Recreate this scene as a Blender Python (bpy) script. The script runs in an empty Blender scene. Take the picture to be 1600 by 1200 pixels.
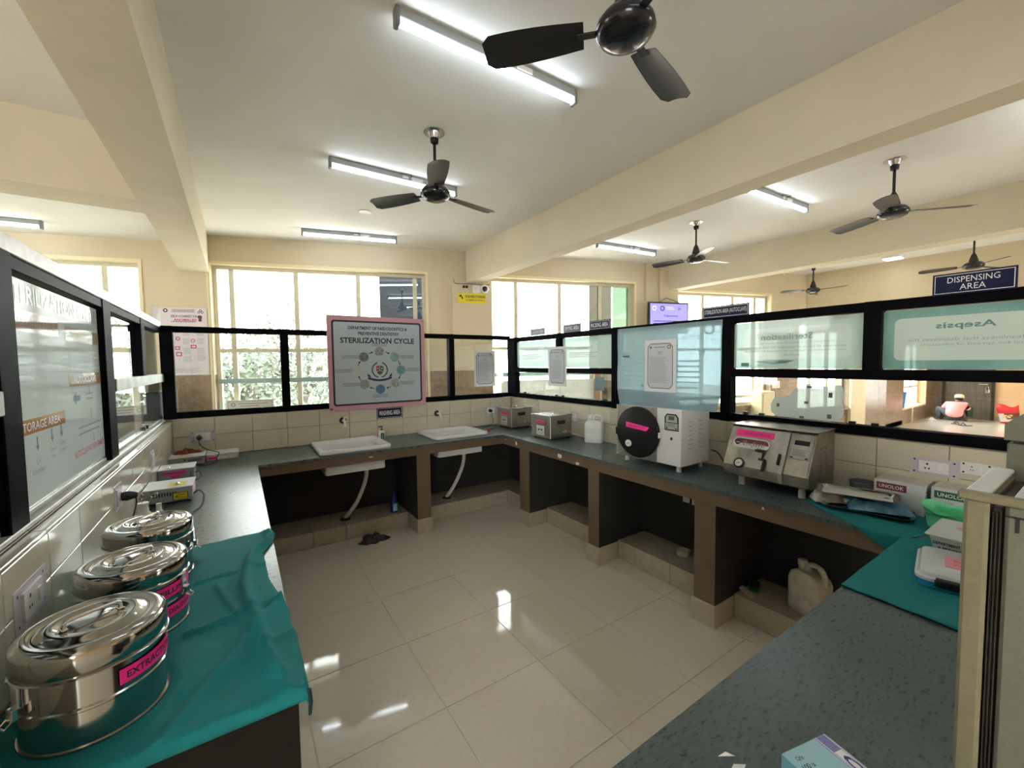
import bpy, math, random
from mathutils import Matrix, Vector
R = math.radians
S = bpy.context.scene
COL = S.collection

# ------------------------------------------------------------ camera, world, exposure
EXPOSURE = 0.90
SKY = 8.0
TUBE = 13.0
cam = bpy.data.cameras.new('camera')
cam.sensor_width = 36.0
cam.lens = 36.0 * 645.587 / 1600.0
cam.clip_start = 0.02
cam.clip_end = 500
camo = bpy.data.objects.new('camera', cam)
COL.objects.link(camo)
_yaw, _pit, _rol, CH = 0.586057, 0.052295, -0.012297, 1.778932
_f = Vector((math.sin(_yaw), math.cos(_yaw), 0)); _r = Vector((math.cos(_yaw), -math.sin(_yaw), 0)); _u = Vector((0, 0, 1))
_f2 = _f * math.cos(_pit) - _u * math.sin(_pit); _u2 = _u * math.cos(_pit) + _f * math.sin(_pit)
_r3 = _r * math.cos(_rol) + _u2 * math.sin(_rol); _u3 = _u2 * math.cos(_rol) - _r * math.sin(_rol)
camo.matrix_world = Matrix(((_r3.x, _u3.x, -_f2.x, 0), (_r3.y, _u3.y, -_f2.y, 0), (_r3.z, _u3.z, -_f2.z, CH), (0, 0, 0, 1)))
S.camera = camo

w = bpy.data.worlds.new('overcast_sky')
S.world = w
w.use_nodes = True
nt = w.node_tree
bg = nt.nodes['Background']
bg.inputs[0].default_value = (1.0, 0.985, 0.95, 1)
bg.inputs[1].default_value = SKY
S.view_settings.view_transform = 'Standard'
S.view_settings.look = 'None'
S.view_settings.gamma = 1
S.view_settings.use_curve_mapping = False
S.view_settings.exposure = EXPOSURE
S.cycles.use_denoising = True
S.cycles.max_bounces = 10
S.cycles.diffuse_bounces = 5
S.cycles.glossy_bounces = 4
S.cycles.transparent_max_bounces = 16
S.cycles.sample_clamp_indirect = 8.0
S.cycles.caustics_reflective = False
S.cycles.caustics_refractive = False

# ------------------------------------------------------------ materials
def lin(h):
    h = h.lstrip('#')
    c = [int(h[i:i + 2], 16) / 255 for i in (0, 2, 4)]
    return tuple((x / 12.92 if x <= 0.04045 else ((x + 0.055) / 1.055) ** 2.4) for x in c)

MATS = {}
def P(name, col, rough=0.5, metal=0.0, var=0.0, vscale=6.0, vstretch=(1, 1, 1), col2=None, bump=0.0, bscale=60.0, bstretch=(1, 1, 1),
      emit=None, estr=0.0, coat=0.0, trans=0.0, spec=0.5, rvar=0.0, obj=False):
    m = bpy.data.materials.new(name)
    m.use_nodes = True
    n = m.node_tree.nodes; l = m.node_tree.links
    b = n['Principled BSDF']
    c = lin(col) if isinstance(col, str) else col
    b.inputs['Base Color'].default_value = (*c, 1)
    b.inputs['Roughness'].default_value = rough
    b.inputs['Metallic'].default_value = metal
    b.inputs['Specular IOR Level'].default_value = spec
    b.inputs['Coat Weight'].default_value = coat
    b.inputs['Transmission Weight'].default_value = trans
    m.diffuse_color = (*c, 1)
    tc = n.new('ShaderNodeTexCoord')
    src = tc.outputs['Object']
    if var or rvar:
        mp = n.new('ShaderNodeMapping'); mp.inputs['Scale'].default_value = vstretch
        l.new(src, mp.inputs[0])
        nz = n.new('ShaderNodeTexNoise'); nz.inputs['Scale'].default_value = vscale; nz.inputs['Detail'].default_value = 6; nz.inputs['Roughness'].default_value = 0.65
        l.new(mp.outputs[0], nz.inputs['Vector'])
        rp = n.new('ShaderNodeValToRGB')
        rp.color_ramp.elements[0].position = 0.27 if col2 else .3; rp.color_ramp.elements[1].position = 0.73 if col2 else .7
        c2 = (lin(col2) if isinstance(col2, str) else col2) if col2 else tuple(min(1, x * (1 + var)) for x in c)
        c1 = c if col2 else tuple(x * (1 - var) for x in c)
        rp.color_ramp.elements[0].color = (*c1, 1); rp.color_ramp.elements[1].color = (*c2, 1)
        l.new(nz.outputs['Fac'], rp.inputs[0])
        if var or col2: l.new(rp.outputs[0], b.inputs['Base Color'])
        if rvar:
            mr = n.new('ShaderNodeMapRange')
            mr.inputs['From Min'].default_value = 0.3; mr.inputs['From Max'].default_value = 0.7
            mr.inputs['To Min'].default_value = max(0.02, rough - rvar); mr.inputs['To Max'].default_value = rough + rvar
            l.new(nz.outputs['Fac'], mr.inputs['Value']); l.new(mr.outputs[0], b.inputs['Roughness'])
    if bump:
        mp = n.new('ShaderNodeMapping'); mp.inputs['Scale'].default_value = bstretch
        l.new(src, mp.inputs[0])
        nz = n.new('ShaderNodeTexNoise'); nz.inputs['Scale'].default_value = bscale; nz.inputs['Detail'].default_value = 4
        l.new(mp.outputs[0], nz.inputs['Vector'])
        bp = n.new('ShaderNodeBump'); bp.inputs['Strength'].default_value = bump; bp.inputs['Distance'].default_value = 0.004
        l.new(nz.outputs['Fac'], bp.inputs['Height']); l.new(bp.outputs[0], b.inputs['Normal'])
    if emit:
        e = lin(emit) if isinstance(emit, str) else emit
        b.inputs['Emission Color'].default_value = (*e, 1); b.inputs['Emission Strength'].default_value = estr
    MATS[name] = m
    return m

def schlick(n, l, f0=.03):
    lw = n.new('ShaderNodeLayerWeight'); lw.inputs['Blend'].default_value = .5
    pw = n.new('ShaderNodeMath'); pw.operation = 'POWER'; pw.inputs[1].default_value = 5
    ma = n.new('ShaderNodeMath'); ma.operation = 'MULTIPLY_ADD'; ma.inputs[1].default_value = 1 - f0; ma.inputs[2].default_value = f0
    l.new(lw.outputs['Facing'], pw.inputs[0]); l.new(pw.outputs[0], ma.inputs[0])
    return ma.outputs[0]

def GL(name, tint, gloss=1.0, refl=None, rough=0.0):
    """window glass: tinted see-through sheet with a fresnel reflection"""
    m = bpy.data.materials.new(name); m.use_nodes = True
    n = m.node_tree.nodes; l = m.node_tree.links
    n.clear()
    o = n.new('ShaderNodeOutputMaterial'); t = n.new('ShaderNodeBsdfTransparent'); g = n.new('ShaderNodeBsdfGlossy'); mx = n.new('ShaderNodeMixShader')
    t.inputs[0].default_value = (*tint, 1); g.inputs['Roughness'].default_value = rough; g.inputs[0].default_value = (gloss, gloss, gloss, 1)
    if refl is None:
        l.new(schlick(n, l), mx.inputs[0])
    else:
        mx.inputs[0].default_value = refl
    l.new(t.outputs[0], mx.inputs[1]); l.new(g.outputs[0], mx.inputs[2]); l.new(mx.outputs[0], o.inputs[0])
    m.diffuse_color = (*tint, 0.3)
    return m

def FILM(name, col, see=0.3, tl=0.6, tint=None, var=0.0, gloss=.6):
    """printed translucent film pasted on a pane: diffuse + translucent + a little see-through"""
    m = bpy.data.materials.new(name); m.use_nodes = True
    n = m.node_tree.nodes; l = m.node_tree.links
    n.clear()
    c = lin(col) if isinstance(col, str) else col
    o = n.new('ShaderNodeOutputMaterial'); d = n.new('ShaderNodeBsdfDiffuse'); t = n.new('ShaderNodeBsdfTranslucent'); tr = n.new('ShaderNodeBsdfTransparent')
    gl = n.new('ShaderNodeBsdfGlossy'); gl.inputs['Roughness'].default_value = 0.06; gl.inputs[0].default_value = (gloss, gloss, gloss, 1)
    m1 = n.new('ShaderNodeMixShader'); m2 = n.new('ShaderNodeMixShader'); m3 = n.new('ShaderNodeMixShader')
    d.inputs[0].default_value = (*c, 1); t.inputs[0].default_value = (*c, 1)
    tr.inputs[0].default_value = (*(tint or c), 1)
    if var:
        tc = n.new('ShaderNodeTexCoord'); nz = n.new('ShaderNodeTexNoise'); nz.inputs['Scale'].default_value = 3.0; nz.inputs['Detail'].default_value = 3
        rp = n.new('ShaderNodeValToRGB')
        rp.color_ramp.elements[0].position = .35; rp.color_ramp.elements[1].position = .65
        rp.color_ramp.elements[0].color = (*[x * (1 - var) for x in c], 1); rp.color_ramp.elements[1].color = (*[min(1, x * (1 + var)) for x in c], 1)
        l.new(tc.outputs['Object'], nz.inputs[0]); l.new(nz.outputs[0], rp.inputs[0]); l.new(rp.outputs[0], d.inputs[0]); l.new(rp.outputs[0], t.inputs[0])
    m1.inputs[0].default_value = tl; m2.inputs[0].default_value = see
    l.new(d.outputs[0], m1.inputs[1]); l.new(t.outputs[0], m1.inputs[2])
    l.new(m1.outputs[0], m2.inputs[1]); l.new(tr.outputs[0], m2.inputs[2])
    l.new(schlick(n, l, .03), m3.inputs[0]); l.new(m2.outputs[0], m3.inputs[1]); l.new(gl.outputs[0], m3.inputs[2])
    l.new(m3.outputs[0], o.inputs[0])
    m.diffuse_color = (*c, 1)
    return m

# ------------------------------------------------------------ mesh building
class MB:
    def __init__(s, M=None):
        s.v = []; s.f = []; s.mi = []; s.nt = 0; s.M = M or Matrix.Identity(4); s.m = 0
    def add(s, vs, fs, m=None):
        k = len(s.v); M = s.M
        s.v += [tuple(M @ Vector(p)) for p in vs]
        flip = M.determinant() < 0
        for f in fs:
            f = [k + i for i in f]
            s.f.append(f[::-1] if flip else f); s.mi.append(s.m if m is None else m)
        return s
    def box(s, x0, x1, y0, y1, z0, z1, m=None):
        v = [(x, y, z) for z in (z0, z1) for y in (y0, y1) for x in (x0, x1)]
        return s.add(v, [(0, 2, 3, 1), (4, 5, 7, 6), (0, 1, 5, 4), (2, 6, 7, 3), (0, 4, 6, 2), (1, 3, 7, 5)], m)
    def rbox(s, x0, x1, y0, y1, z0, z1, b=0.004, m=None):
        b = min(b, (x1 - x0) * .45, (y1 - y0) * .45, (z1 - z0) * .45)
        X = (x0, x1); Y = (y0, y1); Z = (z0, z1); v = []; idx = {}
        for i in (0, 1):
            for j in (0, 1):
                for k in (0, 1):
                    sx, sy, sz = (b if i == 0 else -b), (b if j == 0 else -b), (b if k == 0 else -b)
                    for a, p in enumerate(((X[i], Y[j] + sy, Z[k] + sz), (X[i] + sx, Y[j], Z[k] + sz), (X[i] + sx, Y[j] + sy, Z[k]))):
                        idx[i, j, k, a] = len(v); v.append(p)
        f = []
        def q(keys, nrm):
            ids = [idx[k] for k in keys]
            p = [Vector(v[t]) for t in ids]
            n = (p[1] - p[0]).cross(p[2] - p[0])
            if n.dot(Vector(nrm)) < 0: ids = ids[::-1]
            f.append(ids)
        for t in (0, 1):
            d = 1 if t else -1
            q([(t, 0, 0, 0), (t, 1, 0, 0), (t, 1, 1, 0), (t, 0, 1, 0)], (d, 0, 0))
            q([(0, t, 0, 1), (1, t, 0, 1), (1, t, 1, 1), (0, t, 1, 1)], (0, d, 0))
            q([(0, 0, t, 2), (1, 0, t, 2), (1, 1, t, 2), (0, 1, t, 2)], (0, 0, d))
        for i in (0, 1):
            for j in (0, 1):
                a, c = (1 if i else -1), (1 if j else -1)
                q([(i, j, 0, 0), (i, j, 1, 0), (i, j, 1, 1), (i, j, 0, 1)], (a, c, 0))
                q([(i, 0, j, 0), (i, 1, j, 0), (i, 1, j, 2), (i, 0, j, 2)], (a, 0, c))
                q([(0, i, j, 1), (1, i, j, 1), (1, i, j, 2), (0, i, j, 2)], (0, a, c))
                for k in (0, 1):
                    q([(i, j, k, 0), (i, j, k, 1), (i, j, k, 2)], (a, c, 1 if k else -1))
        return s.add(v, f, m)
    def lathe(s, prof, c=(0, 0, 0), n=24, m=None, cap0=True, cap1=True, sx=1.0, sy=1.0):
        v = []; f = []
        for r, z in prof:
            for i in range(n):
                a = 2 * math.pi * i / n
                v.append((c[0] + r * sx * math.cos(a), c[1] + r * sy * math.sin(a), c[2] + z))
        for k in range(len(prof) - 1):
            for i in range(n):
                j = (i + 1) % n
                f.append((k * n + i, k * n + j, (k + 1) * n + j, (k + 1) * n + i))
        if cap0: f.append(tuple(range(n - 1, -1, -1)))
        if cap1: f.append(tuple((len(prof) - 1) * n + i for i in range(n)))
        return s.add(v, f, m)
    def cyl(s, p0, p1, r0, r1=None, n=12, m=None):
        r1 = r0 if r1 is None else r1
        return s.tube([p0, p1], [r0, r1], n, m)
    def tube(s, pts, r, n=8, m=None, smooth=0, closed=False):
        pts = [Vector(p) for p in pts]
        if smooth:
            q = []; N = len(pts)
            for i in range(N - 1):
                p0, p1, p2, p3 = pts[max(i - 1, 0)], pts[i], pts[i + 1], pts[min(i + 2, N - 1)]
                for t in range(smooth):
                    t /= smooth
                    q.append(0.5 * (2 * p1 + (p2 - p0) * t + (2 * p0 - 5 * p1 + 4 * p2 - p3) * t * t + (3 * p1 - p0 - 3 * p2 + p3) * t ** 3))
            q.append(pts[-1]); pts = q
        N = len(pts)
        rs = r if isinstance(r, (list, tuple)) else [r] * N
        if len(rs) != N: rs = [rs[0] + (rs[-1] - rs[0]) * i / (N - 1) for i in range(N)]
        v = []; f = []; up = None
        for i in range(N):
            d = (pts[min(i + 1, N - 1)] - pts[max(i - 1, 0)]).normalized()
            if up is None:
                up = d.orthogonal().normalized()
            up = (up - d * up.dot(d))
            up = up.normalized() if up.length > 1e-6 else d.orthogonal().normalized()
            sd = d.cross(up)
            for k in range(n):
                a = 2 * math.pi * k / n
                v.append(pts[i] + (up * math.cos(a) + sd * math.sin(a)) * rs[i])
        for i in range(N - 1):
            for k in range(n):
                j = (k + 1) % n
                f.append((i * n + k, i * n + j, (i + 1) * n + j, (i + 1) * n + k))
        f.append(tuple(range(n - 1, -1, -1))); f.append(tuple((N - 1) * n + k for k in range(n)))
        return s.add(v, f, m)
    def prism(s, poly, z0, z1, m=None):
        n = len(poly)
        A = sum(poly[i][0] * poly[(i + 1) % n][1] - poly[(i + 1) % n][0] * poly[i][1] for i in range(n))
        if A < 0: poly = poly[::-1]
        v = [(x, y, z0) for x, y in poly] + [(x, y, z1) for x, y in poly]
        f = [tuple(range(n - 1, -1, -1)), tuple(range(n, 2 * n))] + [(i, (i + 1) % n, n + (i + 1) % n, n + i) for i in range(n)]
        return s.add(v, f, m)
    def quad(s, *p, m=None):
        return s.add(p, [tuple(range(len(p)))], m)
    def grid(s, fn, nu, nv, m=None, closed_u=False):
        v = [fn(i / (nu - (0 if closed_u else 1)), j / (nv - 1)) for j in range(nv) for i in range(nu)]
        f = []
        for j in range(nv - 1):
            for i in range(nu if closed_u else nu - 1):
                k = (i + 1) % nu
                f.append((j * nu + i, j * nu + k, (j + 1) * nu + k, (j + 1) * nu + i))
        return s.add(v, f, m)
    def build(s, name, mats, parent=None, smooth=None, kind=None, local=False, label=None):
        me = bpy.data.meshes.new(name)
        vs = [Vector(p) for p in s.v]
        loc = Vector((0, 0, 0))
        if parent is not None:
            if not local:
                inv = WM[parent.name].inverted()
                vs = [inv @ p for p in vs]
        elif vs and not local:
            xs = [p.x for p in vs]; ys = [p.y for p in vs]; zs = [p.z for p in vs]
            loc = Vector(((min(xs) + max(xs)) / 2, (min(ys) + max(ys)) / 2, min(zs)))
            vs = [p - loc for p in vs]
        me.from_pydata([tuple(p) for p in vs], [], s.f)
        for mm in (mats if isinstance(mats, (list, tuple)) else [mats]): me.materials.append(mm)
        me.polygons.foreach_set('material_index', s.mi)
        if smooth:
            me.polygons.foreach_set('use_smooth', [True] * len(me.polygons))
            me.set_sharp_from_angle(angle=R(smooth))
        me.update()
        o = bpy.data.objects.new(name, me)
        COL.objects.link(o)
        o.location = loc
        WM[o.name] = Matrix.Translation(loc)
        if parent is not None:
            o.parent = parent
            o.location = (0, 0, 0)
            WM[o.name] = WM[parent.name].copy()
        if kind: o['kind'] = kind
        if parent is not None: LAST[parent.name, name] = o
        if name in ('print_lines', 'board_reflection', 'crest_wreath', 'panel_print', 'panel_text', 'paint_speck', 'screen_text', 'caption_box') or (name == 'lettering' and s.nt > 1): o['kind'] = 'stuff'
        if label: o['label'] = label
        return o

WM = {}
LAST = {}
def kid(t, n):
    """the part of t most lately built under that name (to hang a sub-part on)"""
    return LAST[t.name, n]
def thing(name, label, cat, loc=(0, 0, 0), rz=0.0, group=None):
    o = bpy.data.objects.new(name, None)
    o.empty_display_size = 0.05
    COL.objects.link(o)
    o.location = loc; o.rotation_euler = (0, 0, rz)
    WM[o.name] = Matrix.Translation(Vector(loc)) @ Matrix.Rotation(rz, 4, 'Z')
    return tag(o, label, cat, group)
def tag(o, label, cat, group=None):
    o['label'] = label; o['category'] = cat
    if group: o['group'] = group
    return o
def struct(o):
    o['kind'] = 'structure'; return o
def dup(root, loc, rz=0.0, label=None, group=None):
    def cp(o, par):
        c = o.copy(); COL.objects.link(c)
        if par is not None: c.parent = par
        for ch in list(o.children): cp(ch, c)
        return c
    r = cp(root, None)
    r.location = loc; r.rotation_euler = (0, 0, rz)
    WM[r.name] = Matrix.Translation(Vector(loc)) @ Matrix.Rotation(rz, 4, 'Z')
    if label: r['label'] = label
    if group: r['group'] = group
    return r
def place(root, loc, rz=0.0):
    root.location = loc; root.rotation_euler = (0, 0, rz)
    WM[root.name] = Matrix.Translation(Vector(loc)) @ Matrix.Rotation(rz, 4, 'Z')

def basis(o, right, up):
    """matrix: local x->right, y->up, z->outward normal"""
    r = Vector(right).normalized(); u = Vector(up).normalized(); n = r.cross(u)
    return Matrix(((r.x, u.x, n.x, o[0]), (r.y, u.y, n.y, o[1]), (r.z, u.z, n.z, o[2]), (0, 0, 0, 1)))

TXT = {}
def text_geo(s, bold=0.0):
    k = (s, bold)
    if k in TXT: return TXT[k]
    cu = bpy.data.curves.new('t', 'FONT'); cu.body = s; cu.size = 1; cu.resolution_u = 2; cu.offset = bold; cu.align_x = 'LEFT'
    o = bpy.data.objects.new('t', cu); COL.objects.link(o)
    dg = bpy.context.evaluated_depsgraph_get()
    me = bpy.data.meshes.new_from_object(o.evaluated_get(dg))
    v = [tuple(p.co) for p in me.vertices]; f = [tuple(p.vertices) for p in me.polygons]
    bpy.data.objects.remove(o); bpy.data.curves.remove(cu); bpy.data.meshes.remove(me)
    xs = [p[0] for p in v] or [0, 1]; ys = [p[1] for p in v] or [0, 1]
    x0, x1, y0, y1 = min(xs), max(xs), min(ys), max(ys)
    v = [((p[0] - x0), (p[1] - y0)) for p in v]
    TXT[k] = (v, f, x1 - x0, y1 - y0)
    return TXT[k]
def put_text(mb, s, cx, cy, h, w=None, z=0.001, bold=0.0, mirror=False, m=None, ang=0.0):
    """add lettering to mb (2-D frame of mb.M), centred at cx, cy"""
    v, f, tw, th = text_geo(s, bold)
    sy = h / th; sx = (w / tw) if w else sy
    ca, sa = math.cos(ang), math.sin(ang)
    out = []
    for x, y in v:
        X = (x - tw / 2) * sx; Y = (y - th / 2) * sy
        if mirror: X = -X
        out.append((cx + X * ca - Y * sa, cy + X * sa + Y * ca, z))
    ff = [g[::-1] for g in f] if mirror else f
    mb.nt += 1
    mb.add(out, ff, m)
def rows(mb, x0, x1, y0, y1, n, seed=0, z=0.001, fill=0.45, m=None, center=False):
    rnd = random.Random(seed); dy = (y1 - y0) / n
    for i in range(n):
        yb = y1 - (i + .5) * dy; hh = dy * fill / 2
        L = (x1 - x0) * rnd.uniform(.72, 1.0)
        xa = x0 if not center else (x0 + x1 - L) / 2
        x = xa
        while x < xa + L - 1e-6:
            wl = min((x1 - x0) * rnd.uniform(.08, .2), xa + L - x)
            mb.quad((x, yb - hh, z), (x + wl, yb - hh, z), (x + wl, yb + hh, z), (x, yb + hh, z), m=m)
            x += wl + (x1 - x0) * .012
def disc(mb, cx, cy, r, z=0.001, n=20, m=None, r2=None):
    if r2 is None:
        mb.add([(cx + r * math.cos(2 * math.pi * i / n), cy + r * math.sin(2 * math.pi * i / n), z) for i in range(n)], [tuple(range(n))], m)
    else:
        v = [(cx + q * math.cos(2 * math.pi * i / n), cy + q * math.sin(2 * math.pi * i / n), z) for q in (r2, r) for i in range(n)]
        mb.add(v, [(i, n + i, n + (i + 1) % n, (i + 1) % n) for i in range(n)], m)
def rect(mb, x0, x1, y0, y1, z=0.001, m=None):
    mb.quad((x0, y0, z), (x1, y0, z), (x1, y1, z), (x0, y1, z), m=m)
def frame(mb, x0, x1, y0, y1, t, z=0.001, m=None):
    rect(mb, x0, x1, y0, y0 + t, z, m); rect(mb, x0, x1, y1 - t, y1, z, m)
    rect(mb, x0, x0 + t, y0 + t, y1 - t, z, m); rect(mb, x1 - t, x1, y0 + t, y1 - t, z, m)
def rrect(x0, x1, y0, y1, r, n=5):
    p = []
    for cx, cy, a in ((x1 - r, y1 - r, 0), (x0 + r, y1 - r, 90), (x0 + r, y0 + r, 180), (x1 - r, y0 + r, 270)):
        for i in range(n + 1):
            t = R(a + 90 * i / n); p.append((cx + r * math.cos(t), cy + r * math.sin(t)))
    return p

# palette
paint_ceiling = P('ceiling paint', (.74, .73, .69), .9, var=.05, vscale=1.2, bump=.25, bscale=120)
paint_wall = P('cream wall paint', (.60, .52, .365), .75, var=.05, vscale=1.5, bump=.15, bscale=150)
paint_beam = P('beam paint', (.62, .56, .42), .8, var=.05, vscale=1.5, bump=.2, bscale=130)
paint_orange = P('tan wall paint', (.70, .47, .27), .7, var=.05, vscale=1.5)
paint_cream = P('cream gloss paint', (.74, .65, .42), .45)
mullion_m = P('window frame paint', (.58, .55, .40), .4, var=.08, vscale=8)
granite_dado = P('brown granite dado', (.20, .145, .095), .25, var=.4, vscale=14, col2=(.33, .25, .17))
tile_cream = P('glazed cream tile', (.60, .565, .44), .12, var=.07, vscale=3, vstretch=(1, 1, 6), rvar=.03)
grout_m = P('grout', (.30, .26, .2), .9)
floor_tile = P('polished vitrified tile', (.585, .535, .435), .055, var=.05, vscale=26, col2=(.65, .60, .50), rvar=.02, spec=.55)
floor_far = P('polished floor', (.68, .64, .57), .12, var=.06, vscale=5)
plinth_tile = P('plinth tile', (.40, .35, .26), .3, var=.12, vscale=16)
slate = P('dark green slate', (.028, .052, .057), .30, var=1, vscale=40, vstretch=(1.0, 2.6, 1), col2=(.105, .142, .144), rvar=.05, bump=.03, bscale=90, bstretch=(1, 2.5, 1), spec=.55)
fascia_m = P('brown fascia paint', (.140, .094, .055), .6, var=.12, vscale=5, bump=.3, bscale=90)
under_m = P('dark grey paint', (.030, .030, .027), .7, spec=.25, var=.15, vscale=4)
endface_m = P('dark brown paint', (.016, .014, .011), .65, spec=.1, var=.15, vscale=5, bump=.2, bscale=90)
chipped = P('bare plaster', (.72, .68, .58), .9)
alu_black = P('black anodised aluminium', (.006, .006, .008), .5, var=.3, vscale=5, spec=.015)
alu_raw = P('mill aluminium', (.46, .45, .42), .5, metal=.35, var=.25, vscale=10)
ledge_m = P('brown marble ledge', (.17, .135, .10), .5, spec=.3, var=.45, vscale=9, vstretch=(1, .5, 1))
glass_clear = GL('clear glass', (.955, .975, .97))
glass_teal = GL('teal tinted glass', (.86, .915, .915))
glass_dark = GL('dark tinted glass', (.085, .105, .12), gloss=.75, refl=.30)
film_teal = FILM('pale teal film', (.50, .66, .62), see=.05, tl=.5, tint=(.6, .8, .77), var=.08)
film_teal2 = FILM('teal film', (.235, .45, .44), see=.06, tl=.55, tint=(.4, .65, .64), var=.15)
film_pale = FILM('pale film', (.60, .72, .68), see=.05, tl=.52, tint=(.7, .85, .8))
film_blue = FILM('pale blue film', (.40, .585, .66), see=.06, tl=.5, tint=(.5, .7, .78), var=.07)
film_white = FILM('milky film', (.58, .66, .68), see=.0, tl=.33, gloss=.25, tint=(.8, .87, .88), var=.04)
film_cut = FILM('blue grey foam film', (.50, .58, .59), see=.12, tl=.5, tint=(.7, .8, .8))
ink_teal = P('teal ink', (.12, .26, .26), .6)
ink_tealp = P('faded teal ink', (.26, .42, .40), .6)
orange_ink = FILM('orange film', (.66, .36, .16), see=.1, tl=.5)
orange_pale = FILM('faded orange film', (.72, .56, .46), see=.15, tl=.6)
white_m = P('white plastic', (.74, .74, .73), .35)
white_paint = P('white powder coat', (.72, .745, .775), .4, var=.04, vscale=6)
grey_paint = P('grey powder coat', (.30, .33, .36), .45)
paper = P('white paper', (.72, .73, .74), .7)
paper_grey = P('grey laminated notice', (.47, .50, .55), .3)
ink = P('black ink', (.02, .02, .025), .6)
ink_grey = P('grey print', (.25, .26, .28), .6)
navy = P('navy sign', (.010, .014, .055), .5, spec=.2)
navy_grey = P('weathered grey sign', (.16, .16, .22), .4)
white_ink = P('white lettering', (.80, .80, .82), .5)
navy_ink = P('navy lettering', (.008, .02, .10), .6)
board_face = P('board print grey blue', (.42, .50, .55), .35)
board_pink = P('pink board edge', (.55, .30, .36), .4)
steel = P('stainless steel', (.47, .465, .44), .12, metal=1.0, rvar=.06, vscale=5)
steel_brush = P('brushed stainless steel', (.44, .42, .37), .34, metal=1.0, var=.15, vscale=7, rvar=.08)
steel_grimy = P('grimy stainless steel', (.40, .39, .345), .38, metal=.85, var=.3, vscale=9, rvar=.1)
chrome = P('chrome', (.8, .8, .8), .08, metal=1.0)
pink = P('fluorescent pink label', (1.0, .03, .34), .45)
black_m = P('black plastic', (.012, .012, .013), .4)
black_gloss = P('black enamel', (.010, .010, .013), .18)
black_mat = P('matt black door', (.010, .011, .012), .5, spec=.2)
rubber = P('black rubber', (.015, .015, .015), .6)
teal_cloth = P('teal surgical cloth', (.002, .20, .22), .85, var=.14, vscale=5, bump=.5, bscale=320)
ceramic = P('white ceramic', (.76, .77, .78), .12)
dirty_white = P('grubby white', (.55, .53, .46), .5, var=.15, vscale=15)
pvc = P('white pipe', (.66, .66, .63), .35)
hdpe = P('milky plastic', (.70, .71, .69), .35, var=.02)
hdpe_dirty = P('dirty milky plastic', (.60, .58, .50), .5, var=.2, vscale=14)
yellow = P('yellow sign', (.75, .62, .02), .4)
red_m = P('red plastic', (.62, .02, .05), .4)
maroon = P('maroon rag', (.22, .045, .035), .85)
maroon_print = P('maroon print', (.30, .03, .06), .5)
green_print = P('green print', (.01, .13, .06), .5)
card = P('white carton', (.62, .64, .67), .6, var=.03)
card_top = P('carton top', (.66, .63, .58), .65)
fridge_m = P('grey green hammered enamel', (.20, .212, .165), .45, var=.06, vscale=150, bump=.35, bscale=420)
fridge_door_m = P('yellowed enamel', (.255, .235, .15), .45, var=.1, vscale=60, bump=.2, bscale=300)
fridge_top_m = P('pale enamel', (.68, .72, .70), .35, var=.05, vscale=10)
gasket_m = P('grimy gasket', (.035, .032, .026), .6, var=.4, vscale=20)
led = P('tube light glow', (.9, .95, 1), .5, emit=(.80, .90, 1.0), estr=TUBE)
led_small = P('lamp glow', (.9, .95, 1), .5, emit=(.95, .97, 1.0), estr=6)
tv_screen = P('screen glow', (.1, .1, .3), .3, emit=(.30, .26, .88), estr=.75)
tv_ink = P('screen print', (.03, .03, .12), .4)
tv_pale = P('screen pale print', (.4, .4, .6), .4, emit=(.75, .72, 1.0), estr=.5)
glove_blue = P('pale blue carton', (.33, .58, .68), .5)
glove_side = P('blue carton side', (.13, .34, .43), .5)
blue_m = P('blue plastic', (.02, .16, .55), .35)
navy_bottle = P('deep blue bottle', (.012, .015, .16), .25)
cyan_print = P('cyan print', (.10, .45, .62), .5)
mint = P('mint plastic', (.16, .66, .36), .35)
tub_m = P('frosted plastic', (.60, .66, .66), .3)
pinkpaper = P('pink paper', (.80, .33, .40), .7)
door_dark = P('dark weathered wood', (.105, .085, .060), .55, var=.35, vscale=4, vstretch=(1, 4, .6))
skin = P('brown skin', (.22, .10, .06), .55)
shirt = P('pink shirt', (.78, .38, .40), .8, var=.06, vscale=8)
trouser = P('grey trousers', (.10, .11, .14), .8, var=.2, vscale=12)
capm = P('cream cap', (.72, .62, .47), .8)
hair_m = P('black hair', (.012, .01, .01), .6)
leaf_m = P('tree leaves', (.075, .09, .06), .7, var=.5, vscale=2, col2=(.15, .17, .125))
bark_m = P('bark', (.12, .09, .07), .9)
ground_m = P('outside ground', (.46, .44, .38), .95, var=.2, vscale=.3)
house_m = P('pale render', (.6, .55, .48), .8, var=.06)
house_pink = P('pinkish render', (.6, .42, .36), .8, var=.06)
house_roof = P('grey roof slab', (.42, .40, .38), .8)
# ============================================================ SETTING
ZC = 3.66
rnd = random.Random(7)
SA = math.atan(-0.30)                      # the outer wall runs at a slant to the counters
WT = Vector((1, -.30, 0)).normalized(); WN = Vector((.30, 1, 0)).normalized()
W0 = Vector((0.3, 7.25, 0))
MW = Matrix(((WT.x, WN.x, 0, W0.x), (WT.y, WN.y, 0, W0.y), (0, 0, 1, 0), (0, 0, 0, 1)))   # (s along wall, depth outwards, z)

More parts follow.
